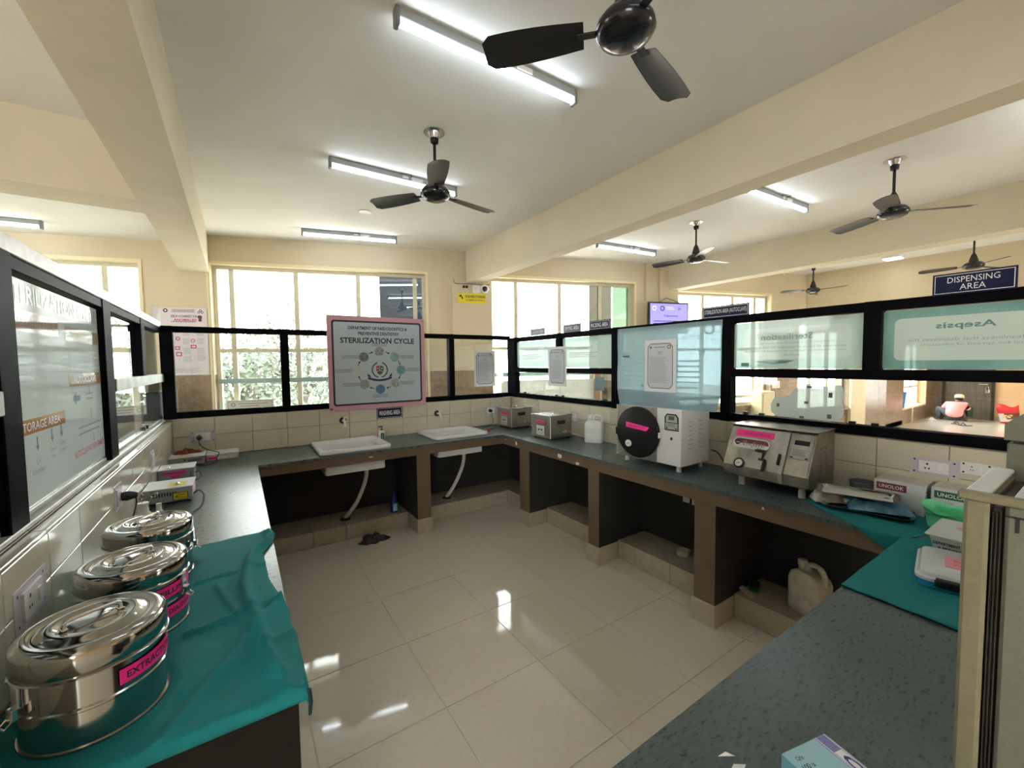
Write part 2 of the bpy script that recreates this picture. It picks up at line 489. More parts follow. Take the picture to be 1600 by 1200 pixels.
fl = MB(); fl.prism([(-7, -5), (18.2, -5), (18.2, 3.5), (13.3, 3.5), (-7, 9.5)], -.2, -.004)
floor = struct(fl.build('floor', floor_far))
g = .0022
tile_mesh = None
for i in range(-2, 4):
    for j in range(-4, 6):
        x0 = .8306 + .6 * i; y1 = 3.1046 - .6 * j
        if y1 < .2 and x0 > .2: continue
        if tile_mesh is None:
            b = MB(); b.rbox(-.3 + g, .3 - g, -.3 + g, .3 - g, -.0045, 0, .0012)
            o = b.build('tile', floor_tile, floor); tile_mesh = o.data
            WM['floor'] = WM[floor.name]
            c0 = WM[floor.name].translation
            for vv in tile_mesh.vertices: vv.co += c0
        else:
            o = bpy.data.objects.new('tile', tile_mesh); COL.objects.link(o); o.parent = floor
        o.location = Vector((x0 + .3, y1 - .3, 0)) - WM[floor.name].translation
        o.rotation_euler = (0, 0, rnd.choice((0, math.pi / 2, math.pi, -math.pi / 2)))

cl = MB(); cl.prism([(-.45, -5), (18.2, -5), (18.2, 3.5), (13.3, 3.5), (-.45, 7.6)], ZC, ZC + .2)
cl.prism([(-7, -5), (-.45, -5), (-.45, 4.6), (-7, 4.6)], ZC, ZC + .2)
struct(cl.build('ceiling', paint_ceiling))
cl = MB(); cl.prism([(-7, 4.6), (-.45, 4.6), (-.45, 7.6), (-7, 9.5)], 3.53, ZC + .2)
struct(cl.build('ceiling_left', paint_ceiling))

# beams
struct(MB().box(-.62, -.285, -5, 7.45, 3.12, ZC + .02).build('beam', paint_beam))
struct(MB().box(3.275, 3.50, -5, 6.30, 3.13, ZC + .02).build('beam', paint_beam))
struct(MB().box(7.1, 7.38, -5, 5.2, 3.16, ZC + .02).build('beam', paint_beam))
struct(MB().box(-7, -.62, 4.48, 4.84, 3.12, ZC + .02).build('beam', paint_beam))

# outer slanted wall with its windows (wall frame: s, depth, z)
wins = [(-3.2, -1.45, .95, 3.22), (-.60, 2.45, .95, 3.25), (3.56, 6.42, .85, 3.26), (7.36, 9.82, .80, 3.16), (10.66, 12.22, .6, 2.6)]
ow = MB(MW)
TH = .28
cuts = [-8.2] + [v for a in wins for v in (a[0], a[1])] + [13.55]
for i in range(0, len(cuts), 2):
    a, c = cuts[i], cuts[i + 1]
    ow.box(a, c, 0, TH, 1.65, ZC, 0); ow.box(a, c, -.006, TH, 0, 1.65, 1)
for a, c, z0, z1 in wins:
    ow.box(a, c, 0, TH, z1, ZC, 0); ow.box(a, c, -.006, TH, 0, z0, 1)
# pilasters
ow.box(2.88, 3.56, -.10, 0, 1.65, 3.14, 0); ow.box(2.88, 3.56, -.106, 0, 0, 1.65, 1)
ow.box(6.94, 7.36, -.10, 0, 1.65, ZC, 0); ow.box(6.94, 7.36, -.106, 0, 0, 1.65, 1)
ow.box(6.66, 6.94, -.05, 0, 1.65, ZC, 0)
ow.box(-.62, -.60, -.02, 0, .95, 3.3, 0)
ow.box(12.24, 12.72, -.08, 0, 0, ZC, 2)
ow.box(12.72, 13.2, -.04, 0, 0, 1.65, 1)
struct(ow.build('wall_outer', [paint_wall, granite_dado, paint_cream]))

def window(n, a, c, z0, z1, bars, trans, panes, rail=None, reveal=True):
    """frame in the wall's own slant; bars: s of uprights; trans: z of thin cross bars; panes: glass fields (s0, s1, z0, z1, material)"""
    t = MB(MW)
    d0, d1 = .10, .16
    t.box(a, a + .05, d0, d1, z0, z1); t.box(c - .05, c, d0, d1, z0, z1); t.box(a + .05, c - .05, d0, d1, z1 - .05, z1); t.box(a + .05, c - .05, d0, d1, z0, z0 + .05)
    f = struct(t.build(f'window_{n}', mullion_m))
    r = MB(MW)
    if reveal:
        r.box(a - .045, a - .002, -.012, d0, z0, z1 + .045); r.box(c + .002, c + .045, -.012, d0, z0, z1 + .045); r.box(a - .002, c + .002, -.012, d0, z1 + .002, z1 + .045)
        r.build('reveal_trim', paint_cream, f)
    si = MB(MW); si.box(a - .03, c + .03, -.05, d0, z0 - .03, z0 + .004); si.build('window_sill', granite_dado, f)
    for s in bars:
        b = MB(MW); b.box(s - .033, s + .033, d0 + .005, d1 - .005, z0 + .05, z1 - .05); b.build('mullion', mullion_m, f)
    for z, h, s0, s1 in trans:
        b = MB(MW); b.box(s0, s1, d0 + .012, d1 - .012, z - h / 2, z + h / 2); b.build('cross_bar', mullion_m, f)
    if rail:
        b = MB(MW); b.box(a + .02, c - .02, d0 - .03, d0 - .005, rail - .035, rail + .035); b.build('safety_rail', P(f'rail paint {n}', (.27, .40, .37), .4), f)
    for s0, s1, za, zb, m in panes:
        b = MB(MW); b.box(s0, s1, .128, .133, za, zb); b.build('pane', m, f)
    return f
z1t = 2.03
window(1, -.60, 2.45, .95, 3.25, [-.37, .495, 1.395, 2.285], [(2.005, .055, -.55, 2.4)],
       [(-.56, 1.70, 2.03, 3.21, glass_clear), (-.56, 1.70, .99, 1.98, glass_teal), (1.72, 2.41, .99, 3.21, glass_dark)], rail=1.55)
window(2, 3.56, 6.42, .85, 3.26, [4.05, 4.90, 5.74], [(2.03, .055, 3.6, 5.5)],
       [(3.6, 5.50, 2.06, 3.22, glass_clear), (3.6, 5.50, .89, 2.0, glass_clear), (5.52, 6.0, .89, 3.22, GL('brown grey tinted glass', (.17, .17, .145), refl=.12)), (6.02, 6.38, .89, 3.22, GL('greenish glass', (.22, .28, .23), refl=.15))], rail=1.56)
window(3, 7.36, 9.82, .80, 3.16, [8.13, 8.9, 9.5], [(2.0, .05, 7.4, 9.78), (.98, .06, 7.4, 9.78)], [(7.4, 9.78, .84, 3.12, glass_clear)])
window(4, 10.66, 12.22, .6, 2.6, [11.15, 11.7], [(1.5, .04, 10.7, 12.2)], [(10.7, 12.18, .64, 2.56, glass_clear)])
window(5, -3.2, -1.45, .95, 3.22, [-1.88, -2.5], [(2.42, .16, -3.15, -1.5), (2.03, .1, -3.15, -1.5)], [(-3.15, -1.5, .99, 3.18, glass_teal)])

# remaining walls of the hall
def wall_openings(name, M, L, ops, mat, thick=.2, H=ZC):
    b = MB(M); x = 0
    for a, c, z0, z1 in ops:
        b.box(x, a, 0, thick, 0, H); b.box(a, c, 0, thick, z1, H)
        if z0 > 0: b.box(a, c, 0, thick, 0, z0)
        x = c
    b.box(x, L, 0, thick, 0, H)
    return struct(b.build(name, mat))
wall_openings('wall_rear', Matrix.Translation((-7, -5.2, 0)), 25.2, [(1.6, 5.0, .9, 3.0), (16.0, 19.0, .9, 3.0)], paint_orange)  # unseen wall; openings added and sized for fill light
wall_openings('wall_west', Matrix.Translation((-7, -5, 0)) @ Matrix.Rotation(R(90), 4, 'Z'), 14.4, [(9.6, 11.6, 1.0, 3.0)], paint_wall)  # unseen wall; opening cut down to weaken light from this side
fw = MB(); fw.box(10.7, 10.9, -5, .75, 0, ZC); fw.box(10.7, 10.9, .75, 4.12, 2.35, ZC)
struct(fw.build('wall_far', paint_wall))
al = MB(); al.box(13.3, 14.66, 3.36, 3.6, 0, 2.4); al.box(14.66, 16.9, 3.37, 3.6, 0, .38); al.box(14.66, 16.9, 3.4, 3.6, 2.1, 2.4); al.box(16.9, 17.7, 3.37, 3.6, 0, 2.4)
al.box(13.25, 17.7, 3.36, 3.41, 0, .12)
struct(al.build('wall_far_north', granite_dado))
wd = MB(); wd.box(17.5, 17.7, -1.0, 2.14, 0, 2.4, 0); wd.box(17.5, 17.7, 3.1, 3.4, 0, 2.4, 1); wd.box(17.5, 17.7, 2.14, 3.1, 2.2, 2.4, 0)
wd.box(17.46, 17.5, -1.0, 2.12, 0, .11, 2)
struct(wd.build('wall_far_east', [paint_orange, granite_dado, plinth_tile]))
cs = MB(); cs.box(10.9, 11.9, .35, .5, 0, 2.4); cs.box(11.9, 17.2, .35, .5, 0, .35); cs.box(17.2, 17.7, .35, .5, 0, 2.4); cs.box(11.9, 17.2, .35, .5, 2.2, 2.4)  # unseen side wall, opened wide to let light into the corridor
struct(cs.build('wall_far_south', paint_orange))
struct(MB().box(10.9, 18.0, .35, 3.85, 2.4, 2.55).build('ceiling_far', paint_ceiling))
# corridor window and door
t = MB(); t.box(14.67, 16.89, 3.36, 3.6, .382, .425)
fcw = struct(t.build('window_6', paint_cream))
for x in (14.68, 15.4, 16.1, 16.72):
    MB().box(x, x + .06, 3.53, 3.58, .43, 2.1).build('mullion', mullion_m, fcw)
MB().box(14.68, 16.78, 3.54, 3.57, .92, .97).build('cross_bar', mullion_m, fcw)
MB().box(16.80, 16.9, 3.36, 3.6, .43, 2.1).build('reveal_trim', paint_orange, fcw)
MB().box(14.7, 16.78, 3.553, 3.557, .43, 2.1).build('pane', glass_clear, fcw)
dm = MB(); dm.rbox(17.44, 17.49, 2.17, 3.07, -.003, 2.2, .003)
door = struct(dm.build('door_1', door_dark))
MB().box(17.42, 17.5, 3.07, 3.13, 0, 2.2).build('door_frame', under_m, door)
MB().box(17.42, 17.5, 2.11, 2.17, 0, 2.2).build('door_frame', under_m, door)
hb = MB(); hb.cyl((17.43, 2.24, 1.0), (17.37, 2.24, 1.0), .018); hb.cyl((17.38, 2.24, 1.0), (17.38, 2.40, 1.0), .012)
hb.build('door_handle', chrome, door, smooth=40)
lk = thing('padlock', 'silver padlock hanging from the hasp of the dark corridor door', 'padlock', (17.40, 2.245, .80))
b = MB(); b.rbox(17.385, 17.415, 2.20, 2.29, .76, .86, .012); b.build('lock_body', chrome, lk)
b = MB(); b.tube([(17.40, 2.222, .86), (17.40, 2.222, .92), (17.40, 2.245, .945), (17.40, 2.268, .92), (17.40, 2.268, .86)], .008, 6, smooth=4); b.build('shackle', chrome, lk, smooth=60)

# dwarf walls of the island, each with its glazed tiles
ZT = .935
def tiles(parent, M, xs, zs, mat=tile_cream, th=.010, gap=.0018):
    cache = {}
    for i in range(len(xs) - 1):
        for k in range(len(zs) - 1):
            wd_, hh = xs[i + 1] - xs[i] - 2 * gap, zs[k + 1] - zs[k] - 2 * gap
            if wd_ < .01: continue
            key = (round(wd_, 3), round(hh, 3))
            Mt = WM[parent.name].inverted() @ M @ Matrix.Translation(((xs[i] + xs[i + 1]) / 2, 0, (zs[k] + zs[k + 1]) / 2))
            if key not in cache:
                b = MB(); b.rbox(-wd_ / 2, wd_ / 2, -th, 0, -hh / 2, hh / 2, .002)
                o = b.build('tile', mat, parent, local=True); cache[key] = o.data
            else:
                o = bpy.data.objects.new('tile', cache[key]); COL.objects.link(o); o.parent = parent
            o.matrix_local = Mt
wb = struct(MB().box(-.62, 3.30, 4.81, 4.93, 0, 1.30).build('wall_back', grout_m))
bx = [-.51] + [-.2 + .3035 * k for k in range(11)] + [3.16]
tiles(wb, Matrix.Translation((0, 4.81, 0)), bx, [.935, 1.132, 1.30])
wr = struct(MB().box(3.18, 3.30, .0, 4.81, 0, 1.305).build('wall_right', grout_m))
ry = [.0] + [.23 + .303 * k for k in range(15)] + [4.80]
MR = Matrix(((0, 1, 0, 3.18), (1, 0, 0, 0), (0, 0, 1, 0), (0, 0, 0, 1)))
tiles(wr, MR, ry, [.935, 1.132, 1.30])
wl = struct(MB().box(-.70, -.52, .6, 4.81, 0, 1.268).build('wall_left', grout_m))
ly = [.62] + [.935 + .305 * k for k in range(13)] + [4.80]
ML = Matrix(((0, -1, 0, -.52), (1, 0, 0, 0), (0, 0, 1, 0), (0, 0, 0, 1)))
tiles(wl, ML, ly, [.935, 1.13, 1.268])
# ledge on top of the left dwarf wall: tile edge strip, marble slabs
tiles(wl, Matrix(((0, 0, 1, -.51), (1, 0, 0, 0), (0, -1, 0, 1.268), (0, 0, 0, 1))) @ Matrix.Translation((0, 0, 0)), ly, [-.040, .0], th=.010)
y = .62
while y < 4.79:
    y2 = min(y + .62, 4.80)
    MB().rbox(-.70, -.551, y + .001, y2 - .001, 1.268, 1.282, .002).build('ledge_slab', ledge_m, wl)
    y = y2

# ============================================================ glazed partitions
part_l = thing('glass_partition', 'black framed glass partition with printed flow chart above the drums', 'partition', (-.58, 2.8, 1.28))
part_b = thing('glass_partition', 'black framed clear glass partition above the two sinks', 'partition', (1.3, 4.85, 1.30))
part_r = thing('glass_partition', 'black framed glass partition with teal posters above the autoclaves', 'partition', (3.21, 2.4, 1.305))
def bar(par, x0, x1, y0, y1, z0, z1, name='rail', m=None):
    return MB().rbox(x0, x1, y0, y1, z0, z1, .003).build(name, m or alu_black, par)
# back: y 4.82..4.88
TB = 2.145
bar(part_b, -.55, 3.18, 4.82, 4.88, TB - .055, TB, 'top_rail'); bar(part_b, -.55, 3.18, 4.815, 4.885, 1.302, 1.36, 'bottom_rail')
for a, c in ((-.57, -.475), (.375, .447), (1.30, 1.37), (2.245, 2.318)):
    bar(part_b, a, c, 4.81, 4.89, 1.30, TB + .001, 'post')
for a, c in ((-.475, .375), (.447, 1.30), (1.37, 2.245), (2.318, 3.17)):
    MB().box(a, c, 4.848, 4.853, 1.36, TB - .055).build('pane', glass_clear, part_b)
# right: x 3.18..3.24
TR = 2.115
bar(part_r, 3.175, 3.245, .0, 4.83, TR - .058, TR, 'top_rail'); bar(part_r, 3.165, 3.255, .0, 4.83, 1.307, 1.365, 'bottom_rail')
bar(part_r, 3.172, 3.25, 2.92, 4.83, 1.646, 1.705, 'middle_rail'); bar(part_r, 3.172, 3.25, .0, 1.74, 1.648, 1.708, 'middle_rail')
for a, c, z0 in ((4.70, 4.885, 1.30), (3.745, 3.825, 1.70), (2.85, 2.945, 1.30), (1.722, 1.803, 1.30), (.836, .918, 1.70), (-.05, .03, 1.30)):
    bar(part_r, 3.168, 3.252, a, c, z0, TR + .001, 'post')
for a, c, z0, z1, m in ((2.945, 3.80, 1.365, 1.646, glass_clear), (3.79, 4.70, 1.365, 1.646, glass_clear), (2.945, 3.745, 1.705, 2.057, glass_clear), (3.825, 4.70, 1.705, 2.057, glass_clear),
                        (1.803, 2.85, 1.365, 2.057, glass_clear), (.03, .836, 1.708, 2.057, glass_clear), (.918, 1.722, 1.708, 2.057, glass_clear), (.845, 1.722, 1.365, 1.648, glass_clear), (.03, .85, 1.365, 1.648, glass_clear)):
    k = .004 if z1 < 1.66 and (c > 3.79 and a > 3.7 or c < .86) else 0
    MB().box(3.210 + k * 2, 3.214 + k * 2, a, c, z0, z1).build('pane', m, part_r)
for yy in (4.50, 3.846, 3.728, 3.052, 1.614, 1.503, .965, .853):
    b = MB(); b.rbox(3.186, 3.208, yy - .018, yy + .018, 1.36, 1.385, .003); b.cyl((3.186, yy - .008, 1.373), (3.183, yy - .008, 1.373), .004, n=6); b.cyl((3.186, yy + .008, 1.373), (3.183, yy + .008, 1.373), .004, n=6)
    b.build('roller_clip', black_m, part_r)
# left: x -.61..-.55
TL = 2.18
bar(part_l, -.62, -.555, .62, 4.83, TL - .055, TL, 'top_rail', alu_raw)
bar(part_l, -.615, -.56, .62, 4.83, TL - .10, TL - .056, 'top_rail')
bar(part_l, -.625, -.553, .62, 4.83, 1.283, 1.300, 'bottom_track', alu_raw)
bar(part_l, -.592, -.578, .62, 4.83, 1.300, 1.318, 'bottom_track', alu_raw)
bar(part_l, -.632, -.55, 3.07, 4.83, 1.645, 1.715, 'middle_rail', alu_raw); bar(part_l, -.625, -.55, .62, 1.76, 1.645, 1.715, 'middle_rail', alu_raw)
for a, c, z0 in ((1.765, 1.89, 1.282), (2.91, 3.06, 1.282), (3.90, 4.03, 1.70), (.62, .72, 1.282)):
    bar(part_l, -.628, -.556, a, c, z0, TL - .03, 'post')
for a in (1.888, 3.058, 4.028):
    bar(part_l, -.64, -.60, a, a + .018, 1.30, TL - .06, 'bead', alu_raw)
for a, c, z0, z1, m in ((1.89, 2.91, 1.318, 2.08, glass_clear), (3.06, 3.90, 1.715, 2.08, glass_clear), (4.03, 4.80, 1.715, 2.08, glass_teal), (3.06, 4.05, 1.318, 1.645, glass_clear), (3.98, 4.80, 1.318, 1.645, glass_teal),
                        (.72, 1.765, 1.318, 1.645, glass_dark), (.72, 1.765, 1.715, 2.08, glass_dark)):
    k = .008 if a > 3.95 and z1 < 1.66 else 0
    MB().box(-.590 + k, -.586 + k, a, c, z0, z1).build('pane', m, part_l)
for yy in (3.965, 4.07, 4.76):
    b = MB(); b.rbox(-.592, -.57, yy - .014, yy + .014, 1.316, 1.345, .003); b.build('roller_clip', black_m, part_l)

# ============================================================ masonry counter, plinth, worktop
ctr = thing('masonry_counter', 'brown painted masonry counter with open bays and a tiled plinth', 'counter', (1.3, 2.6, 0))
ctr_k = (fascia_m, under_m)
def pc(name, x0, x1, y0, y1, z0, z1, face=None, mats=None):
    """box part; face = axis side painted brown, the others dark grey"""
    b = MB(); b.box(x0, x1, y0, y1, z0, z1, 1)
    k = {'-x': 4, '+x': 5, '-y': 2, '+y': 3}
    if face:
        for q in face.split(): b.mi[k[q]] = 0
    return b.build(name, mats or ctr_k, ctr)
ZF = .828
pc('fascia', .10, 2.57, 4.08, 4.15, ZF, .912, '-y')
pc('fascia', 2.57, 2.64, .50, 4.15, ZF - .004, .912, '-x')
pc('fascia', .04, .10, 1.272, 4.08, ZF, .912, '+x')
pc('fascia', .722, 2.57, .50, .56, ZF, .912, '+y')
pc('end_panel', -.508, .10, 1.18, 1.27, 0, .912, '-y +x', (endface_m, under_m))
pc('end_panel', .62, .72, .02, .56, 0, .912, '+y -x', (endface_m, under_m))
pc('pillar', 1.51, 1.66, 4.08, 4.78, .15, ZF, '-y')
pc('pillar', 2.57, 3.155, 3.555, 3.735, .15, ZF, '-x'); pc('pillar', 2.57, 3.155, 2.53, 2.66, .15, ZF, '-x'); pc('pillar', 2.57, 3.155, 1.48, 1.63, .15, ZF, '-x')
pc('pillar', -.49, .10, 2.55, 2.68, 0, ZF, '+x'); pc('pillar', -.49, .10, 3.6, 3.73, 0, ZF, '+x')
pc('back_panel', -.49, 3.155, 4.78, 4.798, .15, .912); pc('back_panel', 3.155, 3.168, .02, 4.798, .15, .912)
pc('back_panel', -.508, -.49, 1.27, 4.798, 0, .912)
# plinth core
b = MB(); b.box(.10, 3.15, 4.365, 4.785, 0, .14); b.box(2.81, 3.15, .02, 4.365, 0, .155)
b.build('plinth', grout_m, ctr)
def ptile(x0, x1, y0, y1, z0, z1):
    MB().rbox(x0, x1, y0, y1, z0, z1, .003).build('tile', plinth_tile, ctr)
x = .10
for x2 in (.55, .86, 1.50): ptile(x, x2 - .003, 4.35, 4.365, 0, .155); ptile(x, x2 - .003, 4.352, 4.785, .14, .155); x = x2
x = 1.67
for x2 in (2.12, 2.57, 2.795): ptile(x, x2 - .003, 4.35, 4.365, 0, .155); x = x2
x = 1.67
for x2 in (2.12, 2.57, 3.15): ptile(x, x2 - .003, 4.352, 4.785, .14, .155); x = x2
for seg in ((.56, 1.03, 1.47), (1.64, 1.98, 2.32, 2.52), (2.67, 3.11, 3.545), (3.745, 4.35)):
    for a, c in zip(seg[:-1], seg[1:]):
        ptile(2.795, 2.81, a + .0015, c - .0015, 0, .17); ptile(2.797, 3.155, a + .0015, c - .0015, .155, .17)
for y0, y1 in ((3.555, 3.735), (2.53, 2.66), (1.48, 1.63)):
    ptile(2.552, 2.569, y0 - .012, y1 + .012, 0, .152)
    ptile(2.57, 2.793, y0 - .012, y0 - .001, 0, .152); ptile(2.57, 2.793, y1 + .001, y1 + .012, 0, .152)
    MB().box(2.57, 3.15, y0, y1, 0, .15).build('pillar_foot', grout_m, ctr)
ptile(1.498, 1.672, 4.063, 4.079, 0, .150); ptile(1.498, 1.509, 4.08, 4.35, 0, .150); ptile(1.661, 1.672, 4.08, 4.35, 0, .150)
MB().box(1.51, 1.66, 4.08, 4.785, 0, .15).build('pillar_foot', grout_m, ctr)
# chips in the paint along the fascia
for k, (yy, zz, sy, sz) in enumerate(((4.02, .885, .012, .012), (3.80, .872, .022, .045), (3.05, .868, .03, .052), (2.80, .842, .03, .03), (1.19, .895, .008, .02))):
    pts = []
    rr = random.Random(k)
    for i in range(9):
        a = 2 * math.pi * i / 9; q = rr.uniform(.7, 1.1)
        pts.append((yy + math.cos(a) * sy * q, zz + math.sin(a) * sz * .5 * q))
    b = MB(Matrix(((0, 0, -1, 2.57), (1, 0, 0, 0), (0, 1, 0, 0), (0, 0, 0, 1)))); b.prism(pts, 0, .0015); b.build('paint_chip', chipped, ctr)
b = MB(); b.rbox(1.03, 1.07, 4.0775, 4.08, .872, .882, .001); b.build('paint_chip', chipped, ctr)

# U-shaped stone worktop with the two sink cut-outs
wt = MB()
def slab(x0, x1, y0, y1): wt.box(x0, x1, y0, y1, .912, ZT)
slab(-.508, .112, 1.165, 4.798)
slab(.112, .64, 4.065, 4.80); slab(.64, 1.26, 4.065, 4.17); slab(.64, 1.26, 4.70, 4.80)
slab(1.26, 1.82, 4.065, 4.80); slab(1.82, 2.40, 4.065, 4.235); slab(1.82, 2.40, 4.72, 4.80)
slab(2.40, 3.17, 4.065, 4.80); slab(2.56, 3.17, .57, 4.065); slab(.60, 3.17, .13, .57)
wto = wt.build('stone_worktop', slate)
tag(wto, 'dark green slate worktop running in a U over the brown counter', 'worktop')
# ============================================================ ceiling: tubes, fans
def tube_light(label, group='tube lights under the ceiling', first=[None]):
    if first[0] is None:
        t = thing('tube_light', label, 'light', group=group)
        b = MB(); b.rbox(-.635, .635, -.024, .024, -.052, 0, .004)
        b.build('batten', P('batten enamel', (.34, .36, .36), .45), t)
        for s in (-1, 1):
            b = MB(); b.rbox(s * .625 - .012, s * .625 + .012, -.028, .028, -.098, 0, .004); b.build('holder', P('lamp holder', (.22, .23, .24), .4) if 'lamp holder' not in MATS else MATS['lamp holder'], t)
        b = MB(); b.cyl((-.612, 0, -.078), (.612, 0, -.078), .0135, n=12); b.build('tube', led, t, smooth=50)
        b = MB(); b.rbox(.13, .25, -.032, -.024, -.045, -.012, .003); b.rbox(.04, .10, -.032, -.024, -.04, -.014, .003); b.build('ballast', white_m, t)
        b = MB(); b.tube([(.02, -.024, -.010), (.03, -.07, -.02), (.11, -.08, -.02), (.13, -.024, -.010)], .004, 6, smooth=5); b.build('wire', black_m, t, smooth=60)
        first[0] = t; return t
    return dup(first[0], (0, 0, 0), 0, label, group)
for x, y, z, a, lb in ((1.40, 2.23, ZC, 0, 'tube light between the two big ceiling fans, longest and brightest'),
                       (1.40, 4.11, ZC, 0, 'tube light half hidden behind the second black fan'),
                       (1.43, 6.28, ZC, SA * .85, 'tube light on the ceiling in front of the big window above the two sinks'),
                       (5.25, 2.33, ZC, -.05, 'tube light beyond the beam, touching its edge, larger of the two there'),
                       (5.40, 4.67, ZC, -.10, 'small tube light beyond the beam close to the far window wall'),
                       (-2.50, 7.35, 3.53, SA * .4, 'tube light above the steel topped partition, cut by the photo edge'),
                       
                       (1.40, .30, ZC, 0, 'added fill tube light out of the frame over the dispensing worktop'), (5.25, .30, ZC, 0, 'tube light beyond the beam and out of the frame'),  # the tube over the worktop is added, unseen, for fill light
                       (-2.6, 2.4, ZC, 0, 'added fill tube light beyond the other beam, out of the frame')):  # unseen tube added to lift the light from this side
    place(tube_light(lb), (x, y, z), a)
for x, y, lb in ((10.16, 4.45, 'small square ceiling lamp beside the far window'), (10.2, 2.55, 'small square ceiling lamp between the two far fans')):
    t = thing('ceiling_lamp', lb, 'light', (x, y, ZC), group='small ceiling lamps')
    MB().rbox(x - .14, x + .14, y - .14, y + .14, ZC - .05, ZC, .006).build('housing', white_m, t)
    MB().rbox(x - .12, x + .12, y - .12, y + .12, ZC - .058, ZC - .05, .003).build('diffuser', led_small, t)
b = MB(); b.lathe([(.07, 0), (.075, .006), (.06, .012)], (1.39, 5.32, ZC - .012), 24)
tag(b.build('ceiling_junction', white_m, smooth=40), 'round white junction cap on the ceiling between two tube lights', 'cap')

def fan_mesh():
    t = thing('ceiling_fan', 'x', 'fan', group='black ceiling fans')
    b = MB(); b.lathe([(.085, -.004), (.085, 0)], n=28); b.lathe([(.03, -.05), (.045, -.02), (.05, -.004)], n=16); b.build('ceiling_rose', P('fan rose', (.5, .5, .5), .25, metal=.9), t, smooth=40)
    b = MB(); b.lathe([(.012, -.10), (.032, -.09), (.036, -.05), (.024, -.045)], n=16); b.cyl((0, 0, -.40), (0, 0, -.05), .0125, n=10); b.build('down_rod', black_gloss, t, smooth=40)
    b = MB(); b.lathe([(.014, -.30), (.03, -.33), (.05, -.40), (.055, -.43), (.02, -.44)], n=20); b.build('canopy', black_gloss, t, smooth=40)
    b = MB(); b.lathe([(.05, -.43), (.095, -.445), (.118, -.475), (.122, -.50), (.105, -.525), (.07, -.54), (.001, -.545)], n=32, cap1=False); b.build('motor', black_gloss, t, smooth=50)
    for k in range(3):
        a = 2 * math.pi * k / 3
        Mb = Matrix.Rotation(a, 4, 'Z')
        b = MB(Mb); b.rbox(.09, .20, -.018, .018, -.497, -.491, .002); b.build('blade_bracket', black_gloss, t)
        def bl(u, v, top):
            x = .17 + .43 * u; wd_ = (.058 + .020 * math.sin(u * 2.2)) * (1 if u < .93 else max(.6, 1 - (u - .93) * 5))
            yy = (v - .5) * 2 * wd_
            return (x, yy, -.488 - .010 * u + yy * .20 + (.003 if top else 0) - .006 * (2 * v - 1) ** 2)
        b = MB(Mb); b.grid(lambda u, v: bl(u, v, 1), 14, 6); b.grid(lambda u, v: bl(u, 1 - v, 0), 14, 6)
        n0 = 14 * 6
        for v_ in range(5):
            b.f.append([v_ * 14 + 13, (v_ + 1) * 14 + 13, n0 + (4 - v_) * 14 + 13, n0 + (5 - v_) * 14 + 13]); b.mi.append(0)
        b.build('blade', black_m, t, smooth=60)
    return t
fan0 = fan_mesh()
fans = [(1.39, 1.215, ZC - .02, 15, 'big black ceiling fan cut by the top edge of the photo'), (1.415, 3.235, ZC, 9, 'black ceiling fan hanging in front of the second tube light'),
        (5.30, 1.335, ZC, 68, 'black ceiling fan beyond the beam, beside the larger tube light there'), (5.31, 3.39, ZC, -12, 'black ceiling fan beyond the beam, beside the small tube light by the window'),
        (9.70, 3.63, ZC - .02, 20, 'small far black ceiling fan above the autoclave sign'), (9.45, 1.42, ZC - .0, -20, 'far black ceiling fan above the navy dispensing sign')]
for k, (x, y, z, a, lb) in enumerate(fans):
    f = fan0 if k == 0 else dup(fan0, (0, 0, 0))
    f['label'] = lb; place(f, (x, y, z), R(a))

# ============================================================ signs and posters
def sheet(name, label, cat, o, right, up, w_, h_, mats, th=.004, r=None, group=None):
    """a flat plate whose lower-left corner is o; local frame x right, y up, z towards the viewer"""
    M = basis(o, right, up)
    t = thing(name, label, cat, Vector(o) + Vector(right).normalized() * w_ / 2, 0, group)
    b = MB(M)
    b.prism(rrect(0, w_, 0, h_, r) if r else [(0, 0), (w_, 0), (w_, h_), (0, h_)], -th, 0)
    b.build('plate', mats, t)
    return t, M
RB = ((1, 0, 0), (0, 0, 1))          # on the back partition: right = +x
RR = ((0, -1, 0), (0, 0, 1))         # on the right partition: right = -y, faces -x
RL = ((0, 1, 0), (0, 0, 1))          # on the left partition: right = +y, faces +x

# the big sterilization board
t, M = sheet('notice_board', 'pink edged sterilization cycle board hung over the middle of the back partition', 'sign', (.807, 4.765, 1.275), *RB, 1.093, 1.035, [board_pink], .012)
W_, H_ = 1.093, 1.035
b = MB(M); b.prism(rrect(.045, W_ - .045, .05, H_ - .05, .03), 0, .0012, 0); b.build('border', ink, t)
b = MB(M); b.prism(rrect(.065, W_ - .065, .07, H_ - .07, .018), .0012, .002, 0); b.build('print_field', board_face, t)
b = MB(M); put_text(b, 'DEPARTMENT OF PAEDODONTICS &', .545, .905, .038, .66, .0028, .03); put_text(b, 'PREVENTIVE DENTISTRY', .55, .845, .038, .46, .0028, .03); b.build('lettering', navy_ink, t)
b = MB(M); put_text(b, 'STERILIZATION CYCLE', .545, .768, .062, .83, .0028, .03); b.build('lettering', ink, t)
steps = ['STERILIZATION - STORAGE', 'MANUAL CLEANING', 'ULTRASONIC CLEANING', 'INSPECTION & DRYING', 'PACKAGING & LABELLING OF POUCHES', 'LOADING & STERILIZING', 'UNLOADING & COOLING TRAYS', 'READY FOR DISPENSING']
